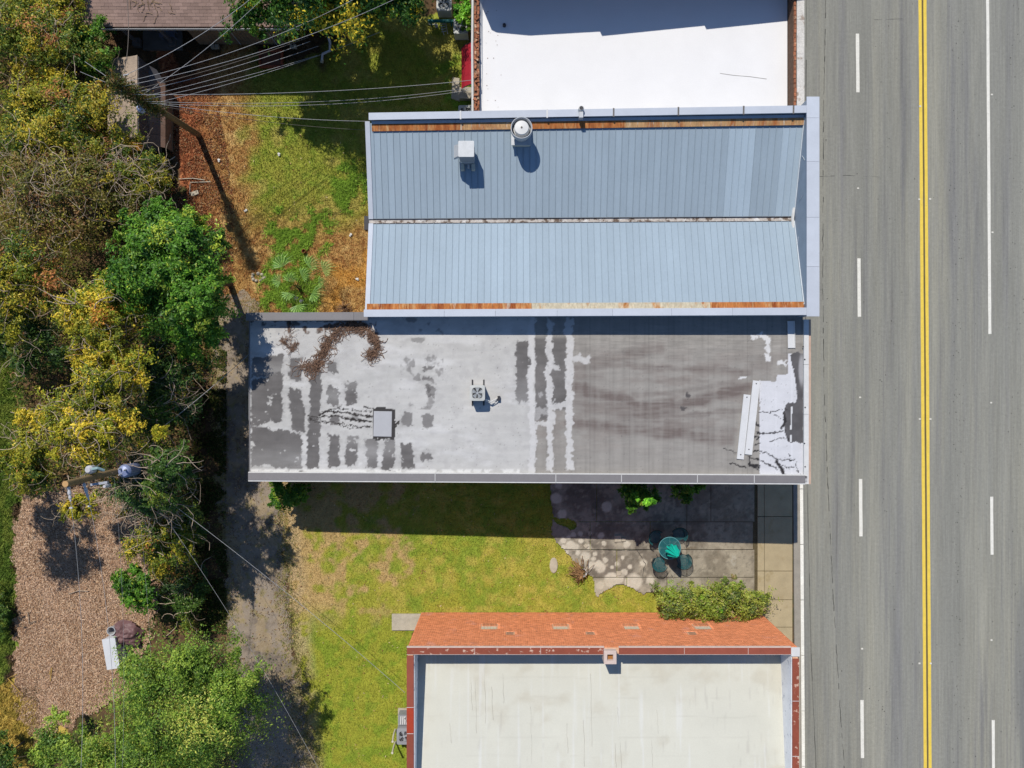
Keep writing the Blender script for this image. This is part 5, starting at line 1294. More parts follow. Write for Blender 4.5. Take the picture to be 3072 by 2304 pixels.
wire('wire from the vine pole into the yellow trees at left', tA1, T(255, 185, 8.6), .1, .012, group=g_)
wire('pale wire from the vine pole into the left trees', tA2, T(240, 215, 8.2), .1, .012, group=g_)
wire('dark wire crossing the shed and the house gutter', tA1 + Vector((.1, .2, -.2)), T(380, -15, 7.5), .3, .012, M_wired, group=g_)
g_ = 'wires from the pole in the yellow trees'
wire('left conductor hanging south from the pole insulators', ends[0], T(236, 2420, 9.6), .5, .008, group=g_)
wire('right conductor hanging south from the pole insulators', ends[1], T(345, 2420, 8.8), .6, .008, group=g_)
wire('faint wire running south over the brown tarp', polyz(bB, tB, .70), T(362, 2420, 7.0), .5, .004, group=g_)
wire('faint wire running south over the small green shrub', polyz(bB, tB, .55), T(468, 2420, 5.4), .4, .004, group=g_)
wire('service wire from the pole across the lawn to the brick building', polyz(bB, tB, .62), (RX0 - .2, T(0, 2078, 4.6).y, 4.6), .45, .010, group=g_)
wire('slack wire from the pole down over the alley to the bottom edge', polyz(bB, tB, .58), T(1015, 2420, 5.2), .7, .007, group=g_)
wire('wire rising from the yellow trees to the flat roof west wall', T(405, 1345, 6.5), (GX0 - .02, T(0, 1058, 4.4).y, 4.45), .35, .013, group=g_)
wire('guy wire slanting up from the pole top past the lamp', polyz(bB, tB, .96), T(330, 1370, 7.5), .05, .012, group=g_)

# ================================================================== VEGETATION
M_leaf = mat('leaf', attr=True, var=0.0, fvar=0.0, rough=0.5, spec=0.3, transl=0.32)
M_bark = mat('bark', c(112, 96, 82), var=.25, scale=5, fvar=.2, rough=.95)
M_twig = mat('dead_twig', c(178, 160, 140), var=.25, scale=6, fvar=.15, rough=.95, isl=.4)
def leafmesh(P, N, size, asp, C):
    """P (n,3) leaf centres, N normals, size (n,), C (n,3)"""
    n = len(P)
    N = N / np.linalg.norm(N, axis=1, keepdims=True)
    R = RNG.normal(size=(n, 3)); A = np.cross(N, R); A /= np.linalg.norm(A, axis=1, keepdims=True) + 1e-9
    B = np.cross(N, A)
    L = size[:, None] * .5; W = L * asp
    v0 = P - A * L; v2 = P + A * L - N * L * .25; v1 = P + B * W + N * W * .35; v3 = P - B * W + N * W * .35
    V = np.stack([v0, v1, v2, v3], 1).reshape(-1, 3)
    F = np.arange(4 * n).reshape(-1, 4)
    return V, F, np.repeat(C, 4, 0)
PAL = {
 'olive': [(c(96, 112, 36), .34), (c(142, 140, 40), .26), (c(66, 88, 32), .22), (c(172, 156, 50), .16), (c(154, 104, 60), .06)],
 'yellow': [(c(156, 150, 42), .36), (c(120, 130, 38), .29), (c(192, 170, 54), .16), (c(176, 122, 54), .03), (c(96, 108, 34), .18)],
 'brown': [(c(110, 100, 46), .30), (c(84, 90, 36), .28), (c(136, 104, 66), .16), (c(120, 80, 54), .06), (c(140, 134, 48), .20)],
 'dark': [(c(56, 84, 34), .45), (c(76, 102, 38), .3), (c(44, 66, 36), .15), (c(110, 120, 44), .1)],
 'green': [(c(76, 118, 34), .42), (c(102, 140, 42), .26), (c(56, 92, 32), .20), (c(146, 162, 56), .12)],
 'lightgreen': [(c(104, 132, 46), .40), (c(130, 150, 58), .26), (c(72, 102, 38), .27), (c(160, 162, 74), .07)],
 'bright': [(c(104, 168, 44), .5), (c(140, 190, 62), .3), (c(76, 136, 40), .2)],
 'hedge': [(c(112, 128, 48), .34), (c(142, 148, 62), .26), (c(90, 106, 56), .22), (c(150, 132, 96), .10), (c(120, 152, 40), .08)],
 'toptree': [(c(58, 96, 30), .42), (c(84, 118, 34), .28), (c(196, 176, 48), .12), (c(44, 76, 32), .18)],
}
def foliage(px, py, zc, rxp, ryp, rz, n, size, pal, ncl, lob=1.0, flat=.6, clump=.26, up=.75, seed=None, spread=1.0, lean=0.35):
    k = 1 - zc / H
    cc = T(px, py, zc); RX = rxp * S * k; RY = ryp * S * k
    d = RNG.normal(size=(ncl, 3)); d /= np.linalg.norm(d, axis=1, keepdims=True)
    d[:, 2] = np.abs(d[:, 2]) * 1.0 - .35 * RNG.random(ncl)
    th = np.arctan2(d[:, 1], d[:, 0]); f1, f2, f3 = RNG.random(3) * 6.28
    n = int(n * 1.3); size = size * .84
    lobe = 1 + lob * (.20 * np.sin(3 * th + f1) + .14 * np.sin(5 * th + f2) + .10 * np.sin(9 * th + f3))
    rad = (0.25 + .75 * RNG.random(ncl) ** .45) * (0.78 + .38 * RNG.random(ncl))
    cl = d * rad[:, None] * np.array([RX, RY, rz]); cl[:, :2] *= lobe[:, None]; cl = cl + np.array(cc)
    cl[:, 2] = np.maximum(cl[:, 2] + RNG.normal(size=ncl) * rz * .12, .15)
    w_ = RNG.random(ncl) ** 1.5 * 1.1 + .25; idx = RNG.choice(ncl, n, p=w_ / w_.sum())
    cs = clump * (RX + RY) * .5 * (0.5 + 1.0 * RNG.random(ncl))
    # leaves sit along a few twigs that leave each clump: sprays with gaps between them
    ntw = 8
    tw = RNG.normal(size=(ncl, ntw, 3)) * np.array([1, 1, flat]); tw /= np.linalg.norm(tw, axis=2, keepdims=True)
    tw[:, :, 2] = tw[:, :, 2] * .6 + .15
    ti = RNG.integers(0, ntw, n); t = (.1 + 1.25 * RNG.random(n) ** .8)[:, None]
    off = tw[idx, ti] * t + RNG.normal(size=(n, 3)) * np.array([.16, .16, .12])
    off[:, 2] -= (t[:, 0] ** 2) * .18
    P = cl[idx] + off * cs[idx][:, None]
    P[:, 2] = np.maximum(P[:, 2], .04)
    N = off * .45 + (P - np.array(cc)) / np.array([RX, RY, max(rz, .5)]) * lean + np.array([0, 0, up]) + RNG.normal(size=(n, 3)) * .5
    cols = np.array([p_[0] for p_ in PAL[pal]]); pr = np.array([p_[1] for p_ in PAL[pal]]); pr /= pr.sum()
    ci = RNG.choice(len(cols), ncl, p=pr)
    own = RNG.random(n) < .35
    li = np.where(own, RNG.choice(len(cols), n, p=pr), ci[idx])
    C = LEAFK * cols[li] * (0.70 + .60 * RNG.random((n, 1))) * (0.82 + .36 * RNG.random(ncl))[idx][:, None]
    sz = size * (0.6 + .8 * RNG.random(n))
    return P, N, sz, C, cl, cc
LEAFK = 2.0
def trunk_limbs(root, bx, by, cc, cl, r, nl=6):
    q = MB(); top = Vector((cc[0], cc[1], cc[2]))
    base = Vector((bx, by, -.1)); mid = base.lerp(top, .5) + Vector((random.gauss(0, .15), random.gauss(0, .15), 0))
    q.tube([base, mid, top], [r, r * .75, r * .5], 8); tr = q.build('trunk', M_bark, root)
    for j in range(nl):
        e = Vector(cl[random.randrange(len(cl))]); s_ = base.lerp(top, random.uniform(.45, .9)); m_ = s_.lerp(e, .5) + Vector((random.gauss(0, .15), random.gauss(0, .15), .2))
        q = MB(); q.tube([s_, m_, e], [r * .42, r * .28, r * .10], 5); q.build('limb', M_bark, root)
    return tr
def twigs_at(root, cl, n, L, r=(.006, .016), rise=.25, m=None, name='dead_stems'):
    q = MB()
    for i in range(n):
        p = Vector(cl[random.randrange(len(cl))]) + Vector((random.gauss(0, .25), random.gauss(0, .25), random.uniform(0, rise)))
        a = random.random() * 6.28; pts = []; st = L / 6; cv = random.gauss(0, .35)
        for j in range(7):
            pts.append(p.copy()); a += cv + random.gauss(0, .25); p = p + Vector((math.cos(a) * st, math.sin(a) * st, random.gauss(.0, .35) * st))
        q.tube(pts, random.uniform(*r), 3, False)
    o = q.build(name, m or M_twig, root); tag(o, kind='stuff'); return o
def tree(name, label, cat, px, py, zc, rxp, ryp, rz, n, size, pal, ncl, group=None, tw=0, twL=1.0, trunk=.12, base=None, parts=None, asp=.42, **kw):
    cc = T(px, py, zc); bx, by = (cc.x, cc.y) if base is None else T(*base).to_2d()
    root = thing(name, (bx, by, 0), label, cat, group)
    P, N, sz, C, cl, cc = foliage(px, py, zc, rxp, ryp, rz, n, size, pal, ncl, **kw)
    if parts:
        for (a1, a2, a3, a4, a5, a6, a7, a8, a9, a10) in parts:
            P2, N2, s2, C2, cl2, _ = foliage(a1, a2, a3, a4, a5, a6, a7, a8, a9, a10, **kw)
            P = np.concatenate([P, P2]); N = np.concatenate([N, N2]); sz = np.concatenate([sz, s2]); C = np.concatenate([C, C2]); cl = np.concatenate([cl, cl2])
    V, F, VC = leafmesh(P, N, sz, asp, C)
    npmesh('crown', V, F, M_leaf, root, vcol=VC)
    if trunk > 0: trunk_limbs(root, bx, by, cc, cl, trunk, 6 if n > 6000 else 3)
    if tw:
        twigs_at(root, cl, tw, twL); hi = cl[np.argsort(-cl[:, 2])[:max(6, len(cl) // 4)]]
        for _ in range(9):
            p = Vector(hi[random.randrange(len(hi))]); a = random.random() * 6.28; pts = []; cv = random.gauss(0, .18); p.z += .12
            for j in range(8):
                pts.append(p.copy()); a += cv + random.gauss(0, .28); p = p + Vector((math.cos(a) * .22, math.sin(a) * .22, random.gauss(.02, .05)))
            r0 = random.uniform(.014, .03); q = MB(); q.tube(pts, [r0 * (1 - .1 * j) for j in range(8)], 5, False); q.build('bare_branch', M_twig, root)
    return root
GT = 'trees of the overgrown strip along the alley'
tree('broadleaf_tree', 'olive yellow tree filling the top left corner', 'tree', 105, 95, 3.4, 170, 145, 1.5, 32000, .15, 'olive', 90, GT, tw=60, trunk=.16)
tree('broadleaf_tree', 'fresh green tree tip poking out below the white gutter', 'tree', 285, 140, 2.7, 68, 84, 1.1, 9000, .15, 'green', 26, GT, trunk=.1)
tree('broadleaf_tree', 'wide yellow and olive vine covered tree left of the shed', 'tree', 165, 375, 3.8, 165, 130, 1.6, 30000, .15, 'olive', 90, GT, tw=120, trunk=.18,
     parts=[(255, 330, 3.8, 75, 75, 1.0, 9000, .14, 'yellow', 26), (365, 445, 3.0, 80, 40, .8, 6000, .13, 'yellow', 20), (340, 500, 3.4, 110, 60, .9, 7000, .14, 'olive', 24)])
tree('broadleaf_tree', 'tree smothered in brown dead vines at left of the bright green one', 'tree', 190, 600, 4.6, 215, 150, 1.7, 26000, .14, 'brown', 80, GT, tw=330, twL=1.5, trunk=.15,
     parts=[(420, 530, 4.0, 110, 60, 1.0, 9000, .13, 'olive', 30)])
tree('broadleaf_tree', 'dark sparse tree at the middle of the left edge', 'tree', 60, 850, 5.0, 130, 140, 1.8, 15000, .15, 'olive', 44, GT, tw=120, twL=1.4, trunk=.14,
     parts=[(70, 1010, 4.0, 130, 110, 1.4, 11000, .15, 'dark', 36)])
tree('broadleaf_tree', 'dense bright green tree overhanging the alley', 'tree', 520, 810, 7.0, 160, 175, 2.5, 38000, .17, 'green', 80, GT, trunk=.18, base=(690, 850), lob=.45,
     parts=[(585, 930, 7.6, 85, 105, 1.8, 11000, .17, 'green', 26), (600, 1000, 4.6, 80, 75, 1.4, 9000, .17, 'green', 22), (520, 660, 6.0, 110, 55, 1.2, 7000, .16, 'green', 18), (420, 690, 6.2, 70, 60, 1.2, 5000, .17, 'green', 16)])
tree('broadleaf_tree', 'tall yellow leaved tree standing above the dark middle of the left side', 'tree', 300, 960, 7.2, 115, 125, 1.8, 17000, .14, 'yellow', 48, GT, tw=120, twL=1.1, trunk=.15,
     parts=[(335, 1130, 7.6, 95, 125, 1.6, 15000, .14, 'yellow', 44)])
tree('broadleaf_tree', 'golden yellow tree wrapped round the tall bare-topped pole', 'tree', 270, 1290, 7.6, 135, 105, 1.6, 20000, .14, 'yellow', 52, GT, tw=170, twL=1.2, trunk=.15,
     parts=[(110, 1370, 6.0, 85, 115, 1.4, 9000, .15, 'olive', 30), (250, 1520, 5.0, 75, 55, 1.0, 4200, .14, 'yellow', 16)])
tree('vine_thicket', 'dark thicket of green vine between the yellow trees and the alley', 'shrub', 495, 1160, 4.4, 115, 165, 1.6, 17000, .15, 'dark', 50, 'shrubs along the alley', tw=120, twL=1.2, trunk=.06)
tree('vine_thicket', 'grey stemmed vine thicket right below the transformer', 'shrub', 475, 1450, 5.2, 115, 115, 1.9, 14000, .14, 'dark', 44, 'shrubs along the alley', tw=300, twL=1.5, trunk=.06,
     parts=[(400, 1480, 5.0, 60, 70, 1.2, 3500, .13, 'brown', 14)])
tree('vine_thicket', 'green and yellow thicket above the small bright shrub', 'shrub', 490, 1620, 4.2, 90, 95, 1.5, 13000, .14, 'olive', 40, 'shrubs along the alley', tw=70, trunk=.06,
     parts=[(560, 1570, 2.4, 50, 80, 1.0, 5000, .14, 'dark', 18), (560, 1780, 1.4, 70, 110, .9, 6000, .13, 'dark', 26), (515, 1400, 7.2, 80, 75, 1.4, 6500, .14, 'dark', 24)])
tree('green_shrub', 'small bright green shrub at the edge of the wood chips', 'shrub', 425, 1760, 2.2, 72, 80, 1.1, 8000, .17, 'green', 26, 'shrubs along the alley', trunk=.05)
tree('broadleaf_tree', 'large light green small leaved tree at the bottom left', 'tree', 545, 2110, 4.8, 230, 210, 2.3, 36000, .15, 'lightgreen', 90, GT, trunk=.18, asp=.36, lob=.45,
     parts=[(655, 2030, 5.6, 125, 130, 1.5, 11000, .15, 'lightgreen', 34), (400, 2290, 4.2, 190, 110, 1.6, 16000, .15, 'lightgreen', 40)])
tree('green_shrub', 'light green shrub growing over the white chest by the tarp', 'shrub', 398, 1992, 1.1, 48, 55, .7, 4400, .15, 'lightgreen', 20, 'shrubs along the alley', trunk=.04)
tree('green_shrub', 'loose pale shrub at the bottom edge left of the big light green tree', 'shrub', 210, 2260, 2.2, 150, 75, 1.1, 11000, .15, 'lightgreen', 36, 'shrubs along the alley', trunk=.05)
tree('green_shrub', 'dark shrub in the bottom left corner', 'shrub', 10, 2270, 1.6, 55, 75, .9, 4500, .15, 'dark', 18, 'shrubs along the alley', trunk=.05)
tree('green_shrub', 'dark green shrub on the left edge beside the wood chips', 'shrub', -14, 1850, .8, 26, 110, .4, 1600, .15, 'dark', 12, 'shrubs along the alley', trunk=.05)
tree('broadleaf_tree', 'dark green tree with yellow tips hanging in at the top between the roofs', 'tree', 940, -90, 6.2, 285, 165, 2.2, 34000, .19, 'toptree', 80, GT, trunk=.2,
     parts=[(780, 55, 4.6, 95, 55, 1.2, 5500, .18, 'toptree', 20), (1060, 10, 5.2, 150, 70, 1.2, 8000, .18, 'toptree', 26), (880, 110, 3.6, 30, 22, .5, 700, .18, 'yellow', 5), (1160, -60, 5.6, 160, 130, 1.4, 12000, .18, 'toptree', 34), (930, -390, 9.0, 190, 170, 1.8, 20000, .18, 'toptree', 50), (1010, -190, 5.0, 170, 110, 1.4, 11000, .18, 'toptree', 30), (820, -200, 5.0, 120, 110, 1.4, 8000, .18, 'toptree', 24), (1040, -380, 6.0, 190, 120, 1.4, 11000, .18, 'toptree', 30), (1130, -230, 5.2, 100, 90, 1.2, 6000, .18, 'toptree', 18)])
tree('green_shrub', 'bright green shrub at the top beside the white gutter pipe', 'shrub', 1392, 15, 1.6, 36, 55, .9, 4200, .15, 'bright', 16, 'shrubs by the white building', trunk=.03)
tree('green_shrub', 'small green sprig leaning over the leafy air conditioner', 'shrub', 1404, 82, 1.5, 16, 36, .5, 1000, .15, 'green', 8, 'shrubs by the white building', trunk=.03)
tree('green_shrub', 'glossy green shrub at the back corner of the flat roofed building', 'shrub', 868, 1482, 1.6, 62, 48, .9, 5200, .18, 'green', 22, 'shrubs along the flat roofed building', trunk=.05, base=(905, 1450))
tree('green_shrub', 'lone small shrub under the eave right of the corner shrub', 'shrub', 925, 1462, .7, 18, 14, .35, 500, .15, 'green', 5, 'shrubs along the flat roofed building', trunk=.02)
tree('green_shrub', 'taller green shrub on the patio with a sunlit top', 'shrub', 1920, 1487, 1.9, 55, 45, 1.0, 5200, .17, 'green', 22, 'shrubs along the flat roofed building', trunk=.05,
     parts=[(1925, 1496, 3.3, 40, 30, .8, 2400, .17, 'green', 12), (1944, 1506, 4.15, 25, 15, .3, 1900, .17, 'bright', 9)])  # sunlit tip painted in with brighter leaf colours
tree('green_shrub', 'shaded green shrub on the patio right of the sunlit one', 'shrub', 2062, 1472, 1.5, 48, 36, .8, 3600, .17, 'green', 18, 'shrubs along the flat roofed building', trunk=.05)
tree('hedge_shrub', 'long untrimmed hedge on the patio edge by the brick wall', 'hedge', 2130, 1806, 1.1, 158, 46, .75, 15000, .16, 'hedge', 60, 'hedge', trunk=.04, asp=.3,
     parts=[(2185, 1775, 1.3, 45, 42, .5, 3600, .16, 'hedge', 14), (2075, 1775, 1.2, 45, 36, .5, 3000, .16, 'hedge', 12), (2010, 1800, 1.1, 45, 50, .6, 3600, .15, 'hedge', 14), (2250, 1815, 1.1, 55, 45, .6, 4200, .15, 'hedge', 16), (2160, 1835, 1.5, 20, 14, .3, 700, .15, 'bright', 5)])
# vines on the leaning pole
vp = thing('climbing_vine', (tA.x, tA.y, 5), 'green vine clinging round the upper half of the leaning pole', 'vine')
P = []; 
for f in np.linspace(.52, 1.0, 26):
    p = np.array(polyz(bA, tA, f)); P.append(p + RNG.normal(size=(170, 3)) * np.array([.2, .2, .2]))
P = np.concatenate(P); n = len(P); cols = np.array([c(96, 110, 46), c(70, 88, 40), c(150, 110, 56), c(124, 128, 54)])
V, F, VC = leafmesh(P, RNG.normal(size=(n, 3)) + np.array([0, 0, .5]), .11 * (.6 + .8 * RNG.random(n)), .42, cols[RNG.integers(0, 4, n)] * (.7 + .6 * RNG.random((n, 1))))
npmesh('leaves', V, F, M_leaf, vp, vcol=VC)
twigs_at(vp, [polyz(bA, tA, f) for f in np.linspace(.55, 1, 12)], 26, 1.1, r=(.005, .010), m=M_bark, name='stems')

# fan palm ------------------------------------------------------------------
pc = T(898, 862); palm = thing('fan_palm', (pc.x, pc.y, 0), 'young fan palm with spread fronds between the two buildings', 'palm')
q = MB(); q.tube([(pc.x, pc.y, -.05), (pc.x + .02, pc.y, .45)], [.12, .09], 10); q.build('trunk', M_bark, palm)
M_palm = mat('palm_leaf', attr=True, var=.0, fvar=.0, rough=.45, spec=.35, transl=.2)
FR = [(848, 800, 1.35, 1.0), (925, 800, 1.4, .9), (968, 812, 1.2, .9), (842, 845, 1.1, .75), (868, 878, 1.0, .8), (935, 880, 1.25, .95), (955, 850, .95, .6), (892, 915, 1.15, .95), (905, 830, 1.5, .75), (870, 845, 1.3, .7)]
for (fx, fy_, fz, sc) in FR:
    fz += .35; e = T(fx, fy_, fz); s_ = Vector((pc.x, pc.y, .45)); d = (e - s_); e.z *= 1.0; dh = Vector((d.x, d.y, 0)); dh.normalize()
    q = MB(); q.cur = tuple(c(126, 140, 62)); q.tube([s_, s_.lerp(e, .5) + Vector((0, 0, .18)), e], .014, 5, False)
    side = Vector((-dh.y, dh.x, 0)); nl_ = 17
    for j in range(nl_):
        a = -1.35 + 2.7 * j / (nl_ - 1); L = sc * (1.0 - .16 * abs(a)) * random.uniform(.85, 1.08)
        dirv = dh * math.cos(a) + side * math.sin(a); up_ = Vector((0, 0, .12 + .1 * math.cos(a)))
        tip = e + dirv * L * .95 + Vector((0, 0, -.38 * L)); md = e + dirv * L * .55 + up_ * .7
        pr_ = Vector((-dirv.y, dirv.x, 0)) * .021 * sc
        q.cur = tuple((c(84, 136, 58) if j % 2 else c(158, 196, 116)) * random.uniform(1.0, 1.7))
        q.add([e, md + pr_, tip, md - pr_ + Vector((0, 0, -.012))], [(0, 1, 2, 3)])
    q.build('frond', M_palm, palm, attr=True)
for (x_, y_, lab) in ((889, 896, 'grey round stone left of its twin below the fan palm'), (905, 904, 'grey round stone right of its twin below the fan palm')):
    p = T(x_, y_); q = MB(); q.lathe(p.x, p.y, [(.09, -.03), (.125, .04), (.12, .08), (.05, .11)], 14); tag(q.build('round_stone', mat('stone_grey', c(122, 124, 134), var=.15, fvar=.1), None, (p.x, p.y, 0)), lab, 'stone')
p = T(911, 753, .2); q = MB(); q.lathe(p.x, p.y, [(.08, -.02), (.105, .2), (.11, .22), (.09, .22), (.07, .06)], 14); tag(q.build('clay_pot', mat('terracotta', c(150, 78, 56), var=.15), None, (p.x, p.y, 0)), 'small terracotta pot on the dry grass above the fan palm', 'pot')
p = T(1032, 922, .3); db = thing('dry_grass_clump', (p.x, p.y, 0), 'brown dead grass clump by the grey parapet', 'plant')
q = MB()
for i in range(70):
    a = random.random() * 6.28; L = random.uniform(.2, .5); q.tube([(p.x, p.y, 0), (p.x + math.cos(a) * L * .5, p.y + math.sin(a) * L * .5, .32), (p.x + math.cos(a) * L, p.y + math.sin(a) * L, random.uniform(.05, .3))], .008, 3, False)
q.build('stems', M_vine, db)
# white stone ring and bits of rubbish on the upper yard
rg = T(774, 832); q = MB()
for i in range(9):
    a = i * .75; x, y = rg.x + .3 * math.cos(a) * (1 + .4 * (i % 3 == 0)), rg.y + .2 * math.sin(a); s_ = random.uniform(.06, .1); q.lathe(x, y, [(s_, -.02), (s_ * 1.1, .03), (s_ * .7, .08), (s_ * .2, .1)], 8)
tag(q.build('stone_cluster', M_conc, None, (rg.x, rg.y, 0)), 'cluster of pale stones left of the fan palm', 'stones')
M_rub = mat('white_litter', c(232, 230, 224), var=.1)
for (x_, y_, lab) in ((837, 464, 'white scrap of litter on the green yard'), (657, 482, 'white scrap of litter beside the pole shadow'), (738, 632, 'white scrap of litter in the tree shadow left of the weeds'), (1052, 705, 'white scrap of litter near the blue building'), (1072, 838, 'crumpled white litter on the dry straw')):
    p = T(x_, y_); q = MB(); a = random.random() * 3; q.obox(p.x, p.y, .03, .18, .09, .03, a); q.obox(p.x + .03, p.y + .02, .06, .09, .10, .02, a + .6, .2); tag(q.build('litter_scrap', M_rub, None, (p.x, p.y, 0)), lab, 'litter', 'white litter on the yard')
# white bent pipe frame on the red leaf litter
fr = thing('pipe_frame', (T(600, 555).x, T(600, 555).y, 0), 'bent white pipe frame lying on the red leaf litter', 'pipe')
q = MB(); q.tube([(T(538, 538).x, T(538, 538).y, .05), (T(580, 536).x, T(580, 536).y, .06), (T(615, 541).x, T(615, 541).y, .05)], .02, 5); q.tube([(T(633, 546).x, T(633, 546).y, .05), (T(572, 548).x, T(572, 548).y, .06), (T(570, 585).x, T(570, 585).y, .05)], .02, 5); q.build('pipe', M_cream, fr)
q = MB(); p = T(585, 580); q.obox(p.x, p.y, .0, .42, .22, .05, .3); q.build('plate', M_conc, fr)

# ---- things in the wood chip bed -----------------------------------------
ch_ = T(335, 1960, .8); chest = thing('chest_freezer', (ch_.x, ch_.y, 0), 'white chest freezer lying beside the brown tarp', 'freezer')
M_frz = mat('freezer_white', c(226, 228, 232), var=.05, fvar=.04, rough=.4)
q = MB(); q.obox(ch_.x, ch_.y, -.0, .66, 1.6, .78, .17); q.build('body', M_frz, chest)
q = MB(); q.obox(ch_.x - .01, ch_.y, .785, .70, 1.64, .07, .17); q.build('lid', M_frz, chest)
p = T(333, 1893, .5); q = MB(); q.lathe(p.x, p.y, [(.18, 0), (.22, .45), (.235, .5), (.20, .5), (.18, .1)], 18); tag(q.build('plastic_tub', M_plast, None, (p.x, p.y, 0)), 'round white tub between the freezer and the brown tarp', 'tub')
tp = T(378, 1905, .4); nx = 26
X, Y = np.meshgrid(np.linspace(-1, 1, nx), np.linspace(-1, 1, nx), indexing='ij'); R = np.hypot(X, Y)
wx2 = tp.x + X * .78 + .06 * np.sin(Y * 5); wy2 = tp.y + Y * .72 - .08 * X
Z = np.clip((1 - np.maximum(np.abs(X), np.abs(Y)) ** 3), 0, 1) * .55 + (np.abs(fbm(X * 3 + 9, Y * 3 + 9, 1.0, 3, 301) - .5)) * .7 * (R < 1.2)
keep = R < 1.12
I2 = np.arange(nx * nx).reshape(nx, nx); F2 = np.stack([I2[:-1, :-1], I2[1:, :-1], I2[1:, 1:], I2[:-1, 1:]], -1).reshape(-1, 4)
F2 = F2[keep.ravel()[F2].all(1)]
o = npmesh('brown_tarp', np.stack([wx2.ravel(), wy2.ravel(), Z.ravel() + .04], -1), F2, mat('tarp_brown', c(122, 92, 92), var=.1, scale=3, fvar=.06, rough=.5), None, (tp.x, tp.y, 0))
tag(o, 'crumpled purple brown tarp heaped next to the white freezer', 'tarp')

# ---- patio furniture ---------------------------------------------------------
M_tealm = mat('teal_enamel', c(40, 104, 110), var=.12, scale=6, fvar=.08, rough=.45)
tc = T(2009, 1644, .72); tab = thing('patio_table', (tc.x, tc.y, .05), 'round teal mesh patio table half in the building shadow', 'table')
R_ = .585
q = MB(); q.tube([(tc.x + R_ * math.cos(2 * PI * k / 36), tc.y + R_ * math.sin(2 * PI * k / 36), .75) for k in range(37)], .018, 6, False); q.build('rim', mat('teal_rim', c(110, 170, 176), var=.1, rough=.4), tab)
q = MB()
for i in range(-14, 15):
    o_ = i * R_ / 14.5; h_ = math.sqrt(max(R_ * R_ - o_ * o_, 0))
    q.obox(tc.x + o_, tc.y, .742, .026, 2 * h_, .004); q.obox(tc.x, tc.y + o_, .737, 2 * h_, .026, .004)
q.build('mesh_top', M_tealm, tab)
q = MB(); q.tube([(tc.x + .2 * math.cos(2 * PI * k / 20), tc.y + .2 * math.sin(2 * PI * k / 20), .755) for k in range(21)], .012, 5, False)
for k in range(8):
    t = 2 * PI * k / 8; q.tube([(tc.x + .2 * math.cos(t), tc.y + .2 * math.sin(t), .755), (tc.x + R_ * math.cos(t), tc.y + R_ * math.sin(t), .755)], .010, 5, False)
q.build('spokes', mat('teal_pale', c(86, 146, 152), var=.1, rough=.4), tab)
for k in range(4):
    t = PI / 4 + PI / 2 * k; q = MB(); q.tube([(tc.x + .3 * math.cos(t), tc.y + .3 * math.sin(t), .735), (tc.x + .22 * math.cos(t), tc.y + .22 * math.sin(t), .4), (tc.x + .42 * math.cos(t), tc.y + .42 * math.sin(t), .05)], .02, 6); q.build('leg', M_tealm, tab)
um = thing('closed_umbrella', (tc.x, tc.y, .05), 'closed bright teal umbrella standing through the patio table', 'umbrella')
q = MB(); q.tube([(tc.x, tc.y, .05), (tc.x + .03, tc.y - .03, 2.5)], .022, 8); q.build('pole', M_dkmetal, um)
vs = []; nseg = 32; lev = [(1.0, .16), (1.1, .30), (1.3, .33), (1.65, .27), (2.05, .17), (2.4, .07), (2.46, .03)]
for z, r in lev:
    for k in range(nseg):
        t = 2 * PI * k / nseg; rr = r * (.72 + .34 * (k % 4 in (0, 1)) + .06 * math.sin(k * 1.7 + z * 4)); vs.append((tc.x + .03 * z / 2.5 + rr * math.cos(t), tc.y - .03 * z / 2.5 + rr * math.sin(t), z))
q = MB(); q.add(vs, [(i * nseg + k, i * nseg + (k + 1) % nseg, (i + 1) * nseg + (k + 1) % nseg, (i + 1) * nseg + k) for i in range(len(lev) - 1) for k in range(nseg)] + [tuple((len(lev) - 1) * nseg + k for k in range(nseg))])
q.build('canopy', mat('umbrella_teal', c(24, 206, 186, 1.25), var=.08, rough=.7, transl=.15), um)
q = MB(); q.lathe(tc.x, tc.y, [(.24, .05), (.24, .09), (.06, .13), (.05, .3)], 18); q.build('base', M_dkmetal, um)
